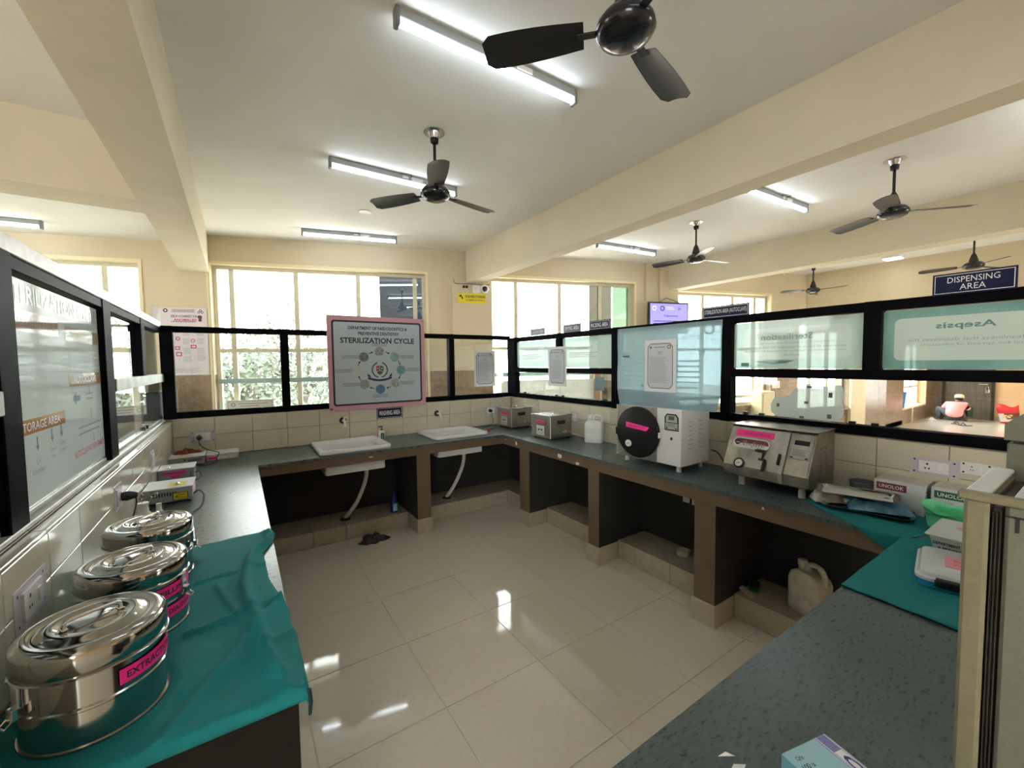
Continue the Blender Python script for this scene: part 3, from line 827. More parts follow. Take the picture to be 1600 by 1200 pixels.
disc_mats = [P(f'photo print {i}', c, .5, var=.8, vscale=s, col2=c2) for i, (c, c2, s) in enumerate((((.05, .07, .08), (.45, .5, .5), 45), ((.03, .16, .18), (.4, .55, .55), 40), ((.03, .2, .2), (.25, .4, .4), 60), ((.12, .13, .13), (.55, .55, .5), 45), ((.03, .1, .2), (.12, .25, .4), 30), ((.13, .14, .12), (.4, .42, .38), 50), ((.35, .38, .36), (.6, .62, .58), 40), ((.02, .03, .04), (.3, .32, .3), 45)))]
cx0, cy0, rx, ry_ = .548, .432, .245, .215
lb = MB(M); ar = MB(M); tx = MB(M)
for k in range(8):
    a = math.pi / 2 - k * math.pi / 4
    x, y = cx0 + rx * math.cos(a), cy0 + ry_ * math.sin(a)
    b = MB(M); disc(b, x, y, .053, .0028, 28); b.build('photo_disc', disc_mats[k], t)
    if k == 0: bx_, by_ = x, y + .075
    elif k == 4: bx_, by_ = x, y - .075
    else: bx_, by_ = x + (.145 if math.cos(a) > 0 else -.145), y
    ww = .165
    frame(lb, bx_ - ww / 2, bx_ + ww / 2, by_ - .016, by_ + .016, .004, .0030)
    put_text(tx, steps[k], bx_, by_, .010, ww * .8, .0030, .01)
    a2 = a - math.pi / 8
    p = Vector((cx0 + rx * math.cos(a2) * 1.0, cy0 + ry_ * math.sin(a2) * 1.0)); d = Vector((math.sin(a2) * rx, -math.cos(a2) * ry_)).normalized(); nrm = Vector((-d.y, d.x))
    q = [p - d * .028 + nrm * .004, p - d * .028 - nrm * .004, p + d * .006 - nrm * .004, p + d * .006 + nrm * .004]
    ar.quad(*[(v.x, v.y, .003) for v in q]); q = [p + d * .006 + nrm * .013, p + d * .006 - nrm * .013, p + d * .028]
    ar.quad(*[(v.x, v.y, .003) for v in q])
lb.build('caption_box', MATS.get('dark slate print') or P('caption print', (.06, .08, .09), .6), t); ar.build('arrow', ink, t); tx.build('lettering', ink, t)
# crest in the middle
em = MB(M)
for sgn in (-1, 1):
    for i in range(11):
        a = R(-70 + 13.5 * i); x = cx0 + sgn * .085 * math.cos(a); y = cy0 + .005 + .085 * math.sin(a)
        ta = a + math.pi / 2 * .8
        dx, dy = math.cos(ta) * .016 * sgn, math.sin(ta) * .016
        em.quad((x - dx, y - dy, .003), (x + dy * .6, y - dx * .6, .003), (x + dx, y + dy, .003), (x - dy * .6, y + dx * .6, .003))
em.build('crest_wreath', P('dark slate print', (.06, .08, .09), .6), t)
sh = [(-.048, .05), (-.02, .056), (0, .068), (.02, .056), (.048, .05), (.046, -.01), (.03, -.04), (0, -.062), (-.03, -.04), (-.046, -.01)]
b = MB(M); b.add([(cx0 + x, cy0 + y, .003) for x, y in sh][::-1], [tuple(range(len(sh)))]); b.build('crest_shield', P('crest edge', (.62, .6, .5), .5), t)
for nm, pts, mm in (('crest_field', [(-.042, .045), (-.003, .058), (-.003, .0), (-.041, -.012)], P('crest red', (.36, .02, .08), .5)), ('crest_field', [(.003, .058), (.042, .045), (.041, -.012), (.003, .0)], P('crest green', (.03, .13, .06), .5)), ('crest_field', [(-.036, -.016), (0, -.004), (.036, -.016), (.026, -.036), (0, -.054), (-.026, -.036)], P('crest olive', (.06, .09, .07), .5))):
    b = MB(M); b.add([(cx0 + x, cy0 + y, .0034) for x, y in pts][::-1], [tuple(range(len(pts)))]); b.build(nm, mm, t)
b = MB(M)
for sgn in (-1, 1):
    disc(b, cx0 + sgn * .022, cy0 + .022, .007, .0038, 8)
b.build('crest_star', white_ink, t)
rb = MB(M)
N = 14
top = [(cx0 - .135 + .27 * i / N, cy0 - .085 - .028 * math.sin(math.pi * i / N)) for i in range(N + 1)]
for i in range(N):
    (x0, y0), (x1, y1) = top[i], top[i + 1]
    rb.quad((x0, y0 - .012, .0036), (x1, y1 - .012, .0036), (x1, y1 + .012, .0036), (x0, y0 + .012, .0036))
for sgn in (-1, 1):
    rb.quad(*[(cx0 + sgn * x, cy0 + y, .0034) for x, y in ((.10, -.085), (.14, -.062), (.132, -.035), (.108, -.06))])
rb.build('crest_ribbon', navy_ink, t)
b = MB(M); 
for x, y in ((.022, 1.013), (1.07, 1.013), (.022, .022), (1.07, .022)): disc(b, x, y, .012, .001, 12)
b.build('screw_cover', chrome, t)

def plate_sign(label, o, fr, w_, h_, lines, mat=navy, name='area_sign', border=True, gapy=.5, hh=None, bold=.0, wfit=.82):
    t, M = sheet(name, label, 'sign', o, *fr, w_, h_, mat, .006)
    if border:
        b = MB(M); frame(b, .008, w_ - .008, .008, h_ - .008, .003, .0010); b.build('border_line', white_ink if mat is navy else P('pale grey line', (.4, .4, .45), .5) if 'pale grey line' not in MATS else MATS['pale grey line'], t)
    b = MB(M); n = len(lines)
    for i, s in enumerate(lines):
        put_text(b, s, w_ / 2, h_ * (1 - (i + .5 + (.15 if i == 0 and n > 1 else -.15 if n > 1 else 0)) / n), hh or h_ * .42 / n, w_ * (wfit if i == 0 else wfit * .5), .0012, bold)
    b.build('lettering', white_ink, t)
    return t
plate_sign('small navy washing area sign under the pink edged board', (1.314, 4.795, 1.148), RB, .30, .125, ['WASHING AREA'], bold=.01, hh=.055)
XS = 3.162
plate_sign('greyed illegible area sign on the black rail next to the corner post', (XS, 4.32, 2.118), RR, .295, .082, ['CLEANING AREA'], navy_grey, hh=.03)
plate_sign('weathered drying area sign on top of the black rail', (XS, 3.675, 2.112), RR, .288, .09, ['DRYING AREA'], P('weathered navy sign', (.05, .045, .13), .35), hh=.045)
plate_sign('navy packing area sign on top of the black rail', (XS, 3.252, 2.112), RR, .297, .095, ['PACKING AREA'], hh=.045, bold=.01)
plate_sign('long navy sterilization area autoclave sign on top of the black rail', (XS, 1.953, 2.108), RR, .365, .092, ['STERILIZATION AREA (AUTOCLAVE)'], hh=.042, wfit=.9)
plate_sign('large navy dispensing area sign standing on the black rail', (XS, .622, 2.108), RR, .295, .112, ['DISPENSING', 'AREA'], border=True, hh=.030, wfit=.62)

# laminated notices
def notice(label, o, fr, w_, h_, seed, mat=paper_grey):
    t, M = sheet('laminated_notice', label, 'notice', o, *fr, w_, h_, paper, .0015, group='laminated notices on the glass')
    b = MB(M); m_ = .035 * (w_ / .33)
    c = .03
    pts = [(m_ + c, m_), (w_ - m_ - c, m_), (w_ - m_, m_ + c), (w_ - m_, h_ - m_ - c), (w_ - m_ - c, h_ - m_), (m_ + c, h_ - m_), (m_, h_ - m_ - c), (m_, m_ + c)]
    b.add([(x, y, .0008) for x, y in pts], [tuple(range(8))]); b.build('print_field', mat, t)
    b = MB(M)
    for i in range(8):
        (x0, y0), (x1, y1) = pts[i], pts[(i + 1) % 8]
        d = Vector((x1 - x0, y1 - y0)).normalized(); n = Vector((-d.y, d.x)) * .0028
        b.quad((x0 - n.x, y0 - n.y, .0014), (x1 - n.x, y1 - n.y, .0014), (x1 + n.x, y1 + n.y, .0014), (x0 + n.x, y0 + n.y, .0014))
    disc(b, w_ - m_ - .036, h_ - m_ - .03, .018, .0014, 14, r2=.012); disc(b, m_ + .032, h_ - m_ - .032, .014, .0014, 3)
    b.build('print_border', ink, t)
    b = MB(M); rows(b, m_ + .06, w_ - m_ - .07, h_ - m_ - .04, h_ - m_ - .022, 1, seed, .0016, .5, center=True)
    rows(b, m_ + .10, w_ - m_ - .10, h_ - m_ - .10, h_ - m_ - .065, 2, seed, .0016, .4, center=True)
    rows(b, m_ + .02, w_ - m_ - .03, m_ + .045, h_ - m_ - .115, 22, seed + 3, .0016, .3); b.build('print_lines', ink_grey, t)
    return t
notice('grey laminated notice on the clear pane next to the corner post', (2.597, 4.806, 1.462), RB, .322, .478, 3)
notice('grey laminated notice hung over the post below the drying area sign', (3.164, 3.96, 1.492), RR, .335, .465, 5)
notice('pale laminated notice on the big blue film above the round door autoclave', (3.126, 2.495, 1.498), RR, .327, .465, 9, P('notice lilac grey', (.55, .57, .62), .3))

# the translucent films pasted on the right partition (teal ones printed for the far side, so they read mirrored here)
def flat(b, pp, z): b.add([(x, y, z) for x, y in pp], [tuple(range(len(pp)))])
def film(name, label, X, y0, y1, z0, z1, mat, hole=None):
    M = basis((X, y1, z0), *RR)
    t = thing(name, label, 'poster', (X, (y0 + y1) / 2, z0))
    b = MB(M); pp = rrect(0, y1 - y0, 0, z1 - z0, .012)
    if hole is None: b.add([(x, y, 0) for x, y in pp], [tuple(range(len(pp)))])
    else:
        hp = rrect(*hole); n = len(pp)
        b.add([(x, y, 0) for x, y in pp + hp], [(i, (i + 1) % n, n + (i + 1) % n, n + i) for i in range(n)])
    b.build('film_sheet', mat, t)
    if hole: b = MB(M); flat(b, hp, 0); b.build('pale_field', film_pale, t)
    return t, M, y1 - y0, z1 - z0
M = basis((3.156, 2.843, 1.345), *RR)
t = thing('film_poster', 'pale blue film sheet hanging from the top rail onto the round door autoclave', 'poster', (3.156, 2.3, 1.345))
def hang(u, v):
    top = Vector((3.150, 2.843 - 1.063 * u, 2.092))
    mid = Vector((3.140, 2.836 - 1.053 * u, 1.50))
    fy = 2.425 - .77 * u
    low = Vector((2.712 + (.15 * max(0, (u - .76) / .24) ** 1.5), fy, 1.4145 - .012 * max(0, (u - .80) / .2)))
    if v > .25:
        k = (v - .25) / .75; return tuple(mid.lerp(top, k) - Vector((.004 * math.sin(7 * u + 9 * k), 0, 0)) * k * (1 - k) * 4)
    k = v / .25
    p = low.lerp(mid, k); sag = math.sin(math.pi * k) * .012
    return (p.x, p.y, p.z - sag * .4)
b = MB(); b.grid(hang, 30, 40); b.build('film_sheet', film_blue, t, smooth=60)
M = basis((3.138, 2.843, 1.345), *RR)
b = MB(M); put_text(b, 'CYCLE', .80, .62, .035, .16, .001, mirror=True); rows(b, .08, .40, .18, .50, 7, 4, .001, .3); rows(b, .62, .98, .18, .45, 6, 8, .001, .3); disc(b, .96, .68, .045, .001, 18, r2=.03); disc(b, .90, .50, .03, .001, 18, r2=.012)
b.build('board_reflection', P('reflected board blue', (.34, .52, .60), .5), t)  # mirror image of the sterilization board, painted onto the film
b = MB(M); rect(b, .30, .44, .165, .24, .001); rect(b, .47, .60, .165, .24, .001); rect(b, .08, .16, .46, .53, .001); b.build('photo_reflection', film_pale, t)  # reflected board pictures, painted as pale rectangles
t, M, w_, h_ = film('film_poster', 'teal sterilisation film seen from behind in the pane above the smaller autoclave', 3.206, .925, 1.716, 1.712, 2.052, film_teal, (.07, .731, .07, .29, .03))
b = MB(M); put_text(b, 'Sterilisation', .36, .225, .042, .33, .0012, .02, mirror=True); b.build('lettering', ink_tealp, t)
b = MB(M)
for s_, y_, ww in (('Sterilisation is a process that destroys or', .18, .50), ('eliminates all forms of microbial life and is carried', .152, .62), ('out in healthcare facilities by physical or chemical', .124, .62), ('methods', .098, .1)):
    put_text(b, s_, .395, y_, .017, ww, .0012, mirror=True)
b.build('lettering', ink_tealp, t)
b = MB(M); b.add([(.15, .05, .001), (.25, .062, .001), (.42, .058, .001), (.36, .038, .001), (.28, .030, .001)][::-1], [(0, 1, 2, 3, 4)]); rect(b, .055, .11, .012, .042, .001); b.build('print_shape', film_teal2, t)
t, M, w_, h_ = film('film_poster', 'deeper teal asepsis film seen from behind under the dispensing sign', 3.206, .06, .832, 1.712, 2.052, film_teal2, (.05, .752, .05, .29, .03))
b = MB(M); put_text(b, 'Asepsis', .33, .235, .044, .22, .0012, .02, mirror=True); b.build('lettering', ink_teal, t)
b = MB(M); put_text(b, 'State of cleanliness that decreases the', .39, .165, .018, .56, .0012, mirror=True); put_text(b, 'potential for spread of infections', .39, .135, .018, .46, .0012, mirror=True); put_text(b, 'CDC', .125, .052, .012, None, .0012, mirror=True); b.build('lettering', ink_tealp, t)
t, M, w_, h_ = film('film_poster', 'pale teal film in the upper corner pane under the greyed sign', 3.206, 3.83, 4.69, 1.712, 2.05, film_teal, (.08, .60, .08, .288, .02))
b = MB(M); put_text(b, 'Disinfection', .33, .235, .04, .3, .0012, mirror=True); rows(b, .12, .56, .10, .17, 3, 3, .0012, .3); b.build('lettering', ink_tealp, t)
t, M, w_, h_ = film('film_poster', 'pale teal film in the upper pane under the packing area sign', 3.206, 2.955, 3.735, 1.712, 2.05, film_teal, (.08, .56, .06, .288, .02))
b = MB(M); put_text(b, 'Disinfection', .36, .225, .034, .24, .0012, mirror=True); rows(b, .12, .62, .11, .175, 3, 5, .0012, .3); b.build('lettering', ink_tealp, t)

# cut foam sheet taped to the lower pane
pts = [(1.444, 1.40), (1.446, 1.455), (1.43, 1.495), (1.405, 1.512), (1.36, 1.516), (1.325, 1.524), (1.30, 1.566), (1.27, 1.592), (1.235, 1.606), (1.174, 1.612), (1.123, 1.597), (1.10, 1.592), (1.055, 1.606), (1.033, 1.608), (1.018, 1.585), (1.014, 1.54), (1.020, 1.50), (1.012, 1.46), (1.016, 1.41), (1.04, 1.38), (1.10, 1.37), (1.25, 1.37), (1.40, 1.372)]
t = thing('foam_sheet', 'cloud shaped grey foam sheet taped inside the lower pane above the smaller autoclave', 'sheet', (3.205, 1.23, 1.37))
M = basis((3.206, 0, 0), *RR)
b = MB(M); b.add([(-y, z, 0) for y, z in pts], [tuple(range(len(pts)))]); b.build('foam', film_cut, t)
for k, (y, z, ww, hh) in enumerate(((1.206, 1.588, .028, .014), (1.086, 1.54, .022, .034), (1.223, 1.482, .024, .016), (1.398, 1.452, .018, .026), (1.248, 1.380, .028, .016), (1.090, 1.40, .024, .028))):
    b = MB(M); rect(b, -y - ww / 2, -y + ww / 2, z - hh / 2, z + hh / 2, .0012); b.build('black_tape', P('charcoal tape', (.09, .11, .11), .5) if 'charcoal tape' not in MATS else MATS['charcoal tape'], t)

# flow chart film on the left partition
M = basis((-.581, 1.895, 1.325), *RL)
t = thing('film_poster', 'milky flow chart film with orange headings filling the pane beside the drums', 'poster', (-.581, 2.4, 1.325))
w_, h_ = 1.01, .745
b = MB(M); b.quad((0, 0, 0), (w_, 0, 0), (w_, h_, 0), (0, h_, 0)); b.build('film_sheet', film_white, t)
b = MB(M); put_text(b, 'STERILIZATION CYCLE', .50, .70, .062, .96, .001, .01); b.build('lettering', FILM('cream print', (.50, .52, .44), see=0, tl=.36), t)
b = MB(M); rect(b, 0.0, .46, .235, .285, .001); b.build('orange_band', orange_ink, t)
b = MB(M); rect(b, .54, w_, .375, .43, .001); b.build('orange_band', FILM('orange print', (.66, .44, .28), see=0, tl=.5), t)
b = MB(M); rect(b, .02, .45, .575, .645, .001); b.build('orange_band', orange_pale, t)
b = MB(M); rect(b, .53, w_, .565, .625, .001); b.build('orange_band', orange_pale, t)
b = MB(M); put_text(b, 'STORAGE AREA', .225, .26, .030, .36, .0018, .01); put_text(b, 'AUTOCLAVE', .76, .402, .028, .34, .0018, .01); b.build('lettering', white_ink, t)
b = MB(M); put_text(b, 'PACKING AREA', .235, .61, .030, .36, .0018); put_text(b, 'WASHING AREA', .77, .595, .028, .36, .0018); b.build('lettering', FILM('faded white print', (.76, .68, .60), see=0, tl=.55), t)
b = MB(M); put_text(b, 'AUTOCLAVING PERFORMED', .765, .085, .028, .44, .0015, .006); b.build('lettering', P('crimson print', (.42, .03, .13), .6), t)
b = MB(M)
for s_, x_, y_, h2 in (('U.V', .175, .135, .018), ('Chamber', .175, .105, .020), ('Steel', .31, .155, .018), ('Trays', .31, .128, .018), ('Cotton', .41, .165, .018), ('Drums', .41, .138, .018), ('Pouches', .04, .135, .018)):
    put_text(b, s_, x_, y_, h2, None, .0015)
rows(b, .62, .97, .15, .205, 2, 2, .0015, .3); rows(b, .74, .86, .30, .345, 2, 6, .0015, .35, center=True)
b.build('lettering', P('slate print', (.17, .20, .25), .6), t)
b = MB(M)
for x_, y0_, x1_, y1_, n in ((.02, .36, .20, .54, 6), (.28, .40, .46, .52, 4), (.56, .40, .74, .52, 3), (.80, .44, 1.0, .54, 4)):
    rows(b, x_, x1_, y0_, y1_, n, int(x_ * 100), .0015, .25, center=True)
b.build('print_lines', P('faded slate print', (.46, .50, .53), .6), t)
b = MB(M)
def arrow(b, x, y, dx, dy, L, wd_):
    d = Vector((dx, dy)); n = Vector((-dy, dx)); p = Vector((x, y))
    for q in ([p - d * L * .5 + n * wd_, p - d * L * .5 - n * wd_, p + d * L * .1 - n * wd_, p + d * L * .1 + n * wd_], [p + d * L * .1 + n * wd_ * 2.4, p + d * L * .1 - n * wd_ * 2.4, p + d * L * .5]):
        b.quad(*[(v.x, v.y, .0015) for v in q])
for x_, y_ in ((.175, .195), (.31, .205), (.41, .21)): arrow(b, x_, y_, 0, -1, .05, .006)
for x_, y_ in ((.80, .35), (.81, .24), (.83, .125)): arrow(b, x_, y_, 0, -1, .045, .003)
arrow(b, .62, .322, -1, 0, .09, .012)
b.build('arrow', P('slate blue print', (.10, .16, .26), .6), t)
b = MB(M); 
for z_ in (.60, .47, .30, .17): rect(b, -.018, .018, z_ - .014, z_ + .014, .002)
b.build('grey_tape', P('grey tape', (.25, .27, .27), .4), t)

# framed wall poster, sill board, screen, camera notice: they hang on the slanted wall
def wall_frame(s, depth, z): 
    p = MW @ Vector((s, depth, z)); return basis(p, WT, (0, 0, 1)), p
M, p = wall_frame(-1.215, -.012, 1.655)
t = thing('wall_poster', 'white self-correcting anomalies poster on the wall pillar behind the corner post', 'poster', p)
b = MB(M); b.box(0, .555, 0, .955, -.006, 0); b.build('sheet', P('lilac white paper', (.66, .62, .66), .5), t)
b = MB(M); b.quad((-.08, .72, -.0), (0, .70, .0), (0, .95, .0), (-.08, .985, .06)); b.build('curled_edge', paper, t)
b = MB(M); put_text(b, 'SELF-CORRECTING', .30, .835, .034, .36, .001, .02); b.build('lettering', ink, t)
b = MB(M); rows(b, .13, .42, .89, .935, 3, 2, .001, .4, center=True); disc(b, .06, .915, .028, .001, 16, r2=.014); disc(b, .48, .92, .016, .001, 14, r2=.009); disc(b, .46, .895, .016, .001, 14, r2=.009); disc(b, .50, .895, .016, .001, 14, r2=.009); b.build('print_lines', ink, t)
b = MB(M); put_text(b, 'ANOMALIES', .29, .785, .036, .28, .001, .03)
for x_, y_, ww, hh in ((.15, .60, .07, .02), (.34, .61, .06, .02), (.34, .38, .07, .05), (.15, .36, .06, .05), (.16, .27, .07, .06), (.34, .45, .0, .0)):
    if ww: frame(b, x_, x_ + ww, y_, y_ + hh, .012, .001)
disc(b, .19, .52, .028, .001, 16, r2=.016); disc(b, .37, .49, .028, .001, 16, r2=.018); b.build('red_print', P('crimson ink', (.48, .03, .08), .6), t)
b = MB(M); rect(b, .12, .42, .752, .766, .001)
for x_, y_ in ((.25, .56), (.42, .56), (.25, .44), (.42, .44), (.25, .30), (.42, .30), (.42, .20), (.25, .18)): rows(b, x_, x_ + .10, y_, y_ + .09, 6, int(x_ * 1000 + y_ * 100), .001, .3)
rows(b, .05, .5, .03, .10, 4, 9, .001, .3); b.build('print_lines', ink_grey, t)
b = MB(M); rect(b, .45, .49, .765, .80, .001); disc(b, .47, .825, .028, .001, 14); b.build('print_figure', P('dark red brown print', (.12, .03, .04), .6), t)
M, p = wall_frame(-.46, -.05, .955)
t = thing('sill_board', 'cream notice board standing on the sill of the big window', 'sign', p)
b = MB(M); b.box(0, .62, 0, .315, -.006, 0); b.build('board', P('cream board', (.60, .60, .52), .5), t)
b = MB(M); frame(b, .02, .60, .015, .30, .008, .001); disc(b, .09, .25, .032, .001, 16, r2=.016); rows(b, .15, .54, .25, .275, 1, 2, .001, .5); rows(b, .18, .48, .215, .24, 1, 4, .001, .5)
for x_ in (.04, .23, .42): frame(b, x_, x_ + .16, .06, .19, .008, .001)
b.build('print_lines', ink_grey, t)
M, p = wall_frame(6.60, -.22, 2.30)
t = thing('wall_screen', 'lit violet blue screen hung on the wall above the blue film board', 'screen', p)
b = MB(M); b.rbox(0, .90, 0, .60, -.05, 0, .006); b.build('casing', black_m, t)
b = MB(M); rect(b, .03, .87, .03, .57, .001); b.build('display', tv_screen, t)
b = MB(M); put_text(b, 'Pulpectomy', .50, .335, .05, .32, .002, .02); rows(b, .10, .80, .12, .26, 3, 2, .002, .35); disc(b, .68, .48, .04, .002, 3, r2=.02); disc(b, .30, .48, .05, .002, 18, r2=.03); b.build('screen_text', tv_ink, t)
b = MB(M); rows(b, .38, .58, .45, .52, 2, 3, .002, .4); disc(b, .12, .48, .05, .002, 18, r2=.03); b.build('screen_text', tv_pale, t)
b = MB(M); b.tube([(.25, .60, -.02), (.46, .70, -.1), (.70, .60, -.02)], .006, 5); b.build('hanging_wire', black_m, t)
M, p = wall_frame(2.965, -.112, 2.785)
t = thing('camera_notice', 'yellow camera notice on the column beside the window', 'sign', p)
b = MB(M); b.prism(rrect(0, .485, 0, .165, .012), -.004, 0); b.build('plate', yellow, t)
b = MB(M); put_text(b, 'YOU ARE UNDER CCTV SURVEILLANCE', .30, .108, .045, .35, .001, .03); put_text(b, 'आप सीसीटीवी की निगरानी में है', .30, .048, .04, .33, .001, .01)
b.add([(.02, .125, .001), (.065, .135, .001), (.075, .11, .001), (.04, .095, .001)][::-1], [(0, 1, 2, 3)]); disc(b, .075, .09, .014, .001, 10); rect(b, .075, .09, .06, .085, .001); b.build('lettering', ink, t)
M, p = wall_frame(3.22, -.115, 2.955)
t = thing('wall_unit', 'small white wall unit with number 17 above the yellow notice', 'device', p)
b = MB(M); b.prism(rrect(0, .13, 0, .13, .02), -.04, 0); b.build('case', white_m, t); b = MB(M); put_text(b, '17', .06, .075, .035, None, .001); b.build('lettering', ink_grey, t)
M, p = wall_frame(3.42, -.16, 3.02)
t = thing('dome_camera', 'white round dome camera on the column above the yellow notice', 'camera', p)
b = MB(M); b.lathe([(.075, -.06), (.075, -.01), (.06, .01)], n=20); b.build('base', white_m, t, smooth=40); b = MB(M); b.lathe([(.045, .01), (.04, .03), (.02, .045), (.001, .05)], n=16); b.build('dome', black_gloss, t, smooth=60)
M, p = wall_frame(2.90, -.115, 3.05)
t = thing('wall_cable', 'grey cable with two black plugs above the yellow camera notice', 'cable', p)
b = MB(M); b.tube([(0, .12, .0), (.02, .06, .01), (.1, .045, .02), (.3, .05, .02), (.56, .045, .02), (.6, .05, .04)], .008, 6, smooth=5); b.build('conduit', P('grey conduit', (.18, .18, .17), .5), t, smooth=60)
for q in (.15, .20): 
    b = MB(M); b.rbox(q, q + .04, -.02, .02, 0, .03, .006); b.build('plug', black_m, t)
# ============================================================ things on and under the counters
# --- steel drums
def drum():
    t = thing('steel_drum', 'x', 'drum', group='steel sterilization drums on the teal cloth')
    r = .130
    b = MB(); b.lathe([(r * .97, 0), (r, .004), (r, .085), (r + .003, .088), (r + .003, .093), (r, .096), (r, .180)], n=56); b.build('drum_body', steel, t, smooth=30)
    b = MB(); b.lathe([(r + .0035, 0), (r + .0045, .004), (r + .0035, .008)], n=56); b.build('base_ring', steel, t, smooth=50)
    b = MB()
    b.lathe([(r + .004, .165), (r + .007, .168), (r + .007, .212), (r + .004, .222), (r - .006, .229), (r - .016, .2305), (r - .024, .226), (r - .033, .225), (r - .042, .232), (r - .052, .235), (r - .064, .2335), (r - .070, .2285), (r - .080, .228), (.040, .231), (.001, .232)], n=56, cap1=False)
    b.build('lid', steel, t, smooth=50)
    b = MB(); b.lathe([(r + .0065, .1635), (r + .010, .166), (r + .0065, .169)], n=56); b.build('lid_bead', steel, kid(t, 'lid'), smooth=60)
    b = MB(); b.tube([(-.050, 0, .231), (-.050, 0, .240), (-.040, 0, .249), (.040, 0, .249), (.050, 0, .240), (.050, 0, .231)], .0045, 8, smooth=4); b.build('lid_handle', chrome, kid(t, 'lid'), smooth=60)
    b = MB(); b.rbox(-.056, -.044, -.008, .008, .229, .233, .001); b.rbox(.044, .056, -.008, .008, .229, .233, .001); b.build('handle_foot', chrome, kid(t, 'lid'))
    return t
d0 = drum()
dr = [(-.315, 1.379, 'largest looking steel drum, with one pink label reading EXTRACTION'), (-.301, 1.754, 'middle steel drum with two pink labels and a latch'), (-.315, 2.14, 'steel drum beside the white flask and scissors')]
drums = []
for k, (x, y, lb) in enumerate(dr):
    t = d0 if k == 0 else dup(d0, (0, 0, 0))
    t['label'] = lb; place(t, (x, y, ZT + .004), R((28, 35, 60)[k])); drums.append(t)
def wrap_label(t, a0, a1, z0, z1, txt=None, r=.1342, mat=pink, th=.030):
    """pink strip bent round the drum; angles in the world frame"""
    rz = t.rotation_euler.z
    N = 10
    b = MB(WM[t.name] @ Matrix.Rotation(-rz, 4, 'Z'))
    b.grid(lambda u, v: (r * math.cos(R(a0 + (a1 - a0) * u)), r * math.sin(R(a0 + (a1 - a0) * u)), z0 + (z1 - z0) * v), N, 2)
    b.build('pink_label', mat, t, smooth=60)
    if txt:
        v, f, tw, thh = text_geo(txt, .02)
        L = R(a1 - a0) * r * .8; s = th * .55 / thh; sx = min(L / tw, s * 1.3)
        q = []
        for x, y in v:
            a = R(a0 + (a1 - a0) * .08) + x * sx / r
            q.append(((r + .0008) * math.cos(a), (r + .0008) * math.sin(a), (z0 + z1) / 2 + (y - thh / 2) * s))
        b = MB(WM[t.name] @ Matrix.Rotation(-rz, 4, 'Z')); b.add(q, f); b.build('lettering', ink, kid(t, 'pink_label'))
wrap_label(drums[0], -62, 8, .110, .145, 'EXTRACTION')
wrap_label(drums[1], -62, 14, .112, .150, 'FILLING'); wrap_label(drums[1], -52, 14, .048, .084, 'DIAGNOSTIC')
wrap_label(drums[2], -150, -95, .105, .140, None)
for t, a in ((drums[0], -140), (drums[1], -22), (drums[2], -5)):
    Mq = WM[t.name] @ Matrix.Rotation(-t.rotation_euler.z, 4, 'Z') @ Matrix.Rotation(R(a), 4, 'Z')
    b = MB(Mq); b.rbox(.130, .140, -.012, .012, .118, .165, .002); b.rbox(.138, .150, -.010, .010, .095, .122, .002); b.tube([(.148, -.01, .10), (.16, -.01, .09), (.16, .01, .09), (.148, .01, .10)], .002, 6); b.build('latch', chrome, t)
# --- teal cloth under the drums
def lerp_tab(tab, y):
    for (a, va), (c, vc) in zip(tab[:-1], tab[1:]):
        if a <= y <= c: return va + (vc - va) * (y - a) / (c - a)
    return tab[-1][1] if y > tab[-1][0] else tab[0][1]
edge = [(1.16, .125), (1.45, .124), (1.60, .112), (1.85, .072), (2.12, .064), (2.25, .110), (2.32, .122), (2.41, .095)]
def clothL(u, v):
    y = 1.160 + max(0, v - .03) / .97 * (2.40 - 1.160)
    xr = lerp_tab(edge, y)
    yy = y + (.02 * u - .02) * (v > .9)
    x = -.505 + u * (xr + .505)
    z = ZT + .0035
    dx = xr - x
    if u > .97 and xr > .113: x = min(x, xr)
    # ridge fold along the right edge, and soft creases
    fold = math.exp(-((dx - .050 - .045 * math.sin(v * 4.2)) / .016) ** 2) * (.028 if .08 < v < .97 else .008)
    fold += math.exp(-((x + .10 - (y - 1.30) * .55) / .02) ** 2) * .016 * (v < .6)
    fold += math.exp(-((y - 1.62 - .22 * (x + .1)) / .012) ** 2) * .013 * (x > -.17)
    fold += math.exp(-((y - 1.98 - .15 * (x + .1)) / .009) ** 2) * .011 * (x > -.17)
    fold += math.exp(-((x - .005 + .25 * (y - 1.5)) / .010) ** 2) * .009 * (y < 1.9)
    fold += math.exp(-((y - 1.36 - .5 * (x + .05)) / .014) ** 2) * .010 * (x > -.15)
    fold += .003 * (math.sin(31 * x + 9 * y) + math.sin(17 * y - 12 * x)) * .5 + .002
    under = 0
    for cx, cy in ((-.315, 1.379), (-.301, 1.754), (-.315, 2.14)):
        if math.hypot(x - cx, y - cy) < .15: under = 1
    z += 0 if under else max(0, fold)
    if v < .03: z = ZT + .005 - (.03 - v) / .03 * .030
    if u > .99 and y < 1.56: z -= .03
    return (x, yy, z)
b = MB(); b.grid(clothL, 70, 90)
o = b.build('surgical_cloth', teal_cloth, smooth=80); tag(o, 'creased teal cloth under the three steel drums', 'cloth')
so = o.modifiers.new('thick', 'SOLIDIFY'); so.thickness = .003; so.offset = 1
b = MB(); b.tube([(.122, 1.165, .93), (.126, 1.16, .90), (.124, 1.162, .865)], [.008, .004], 7); b.build('corner_tie', P('dark teal hem', (.004, .03, .035), .8), o)

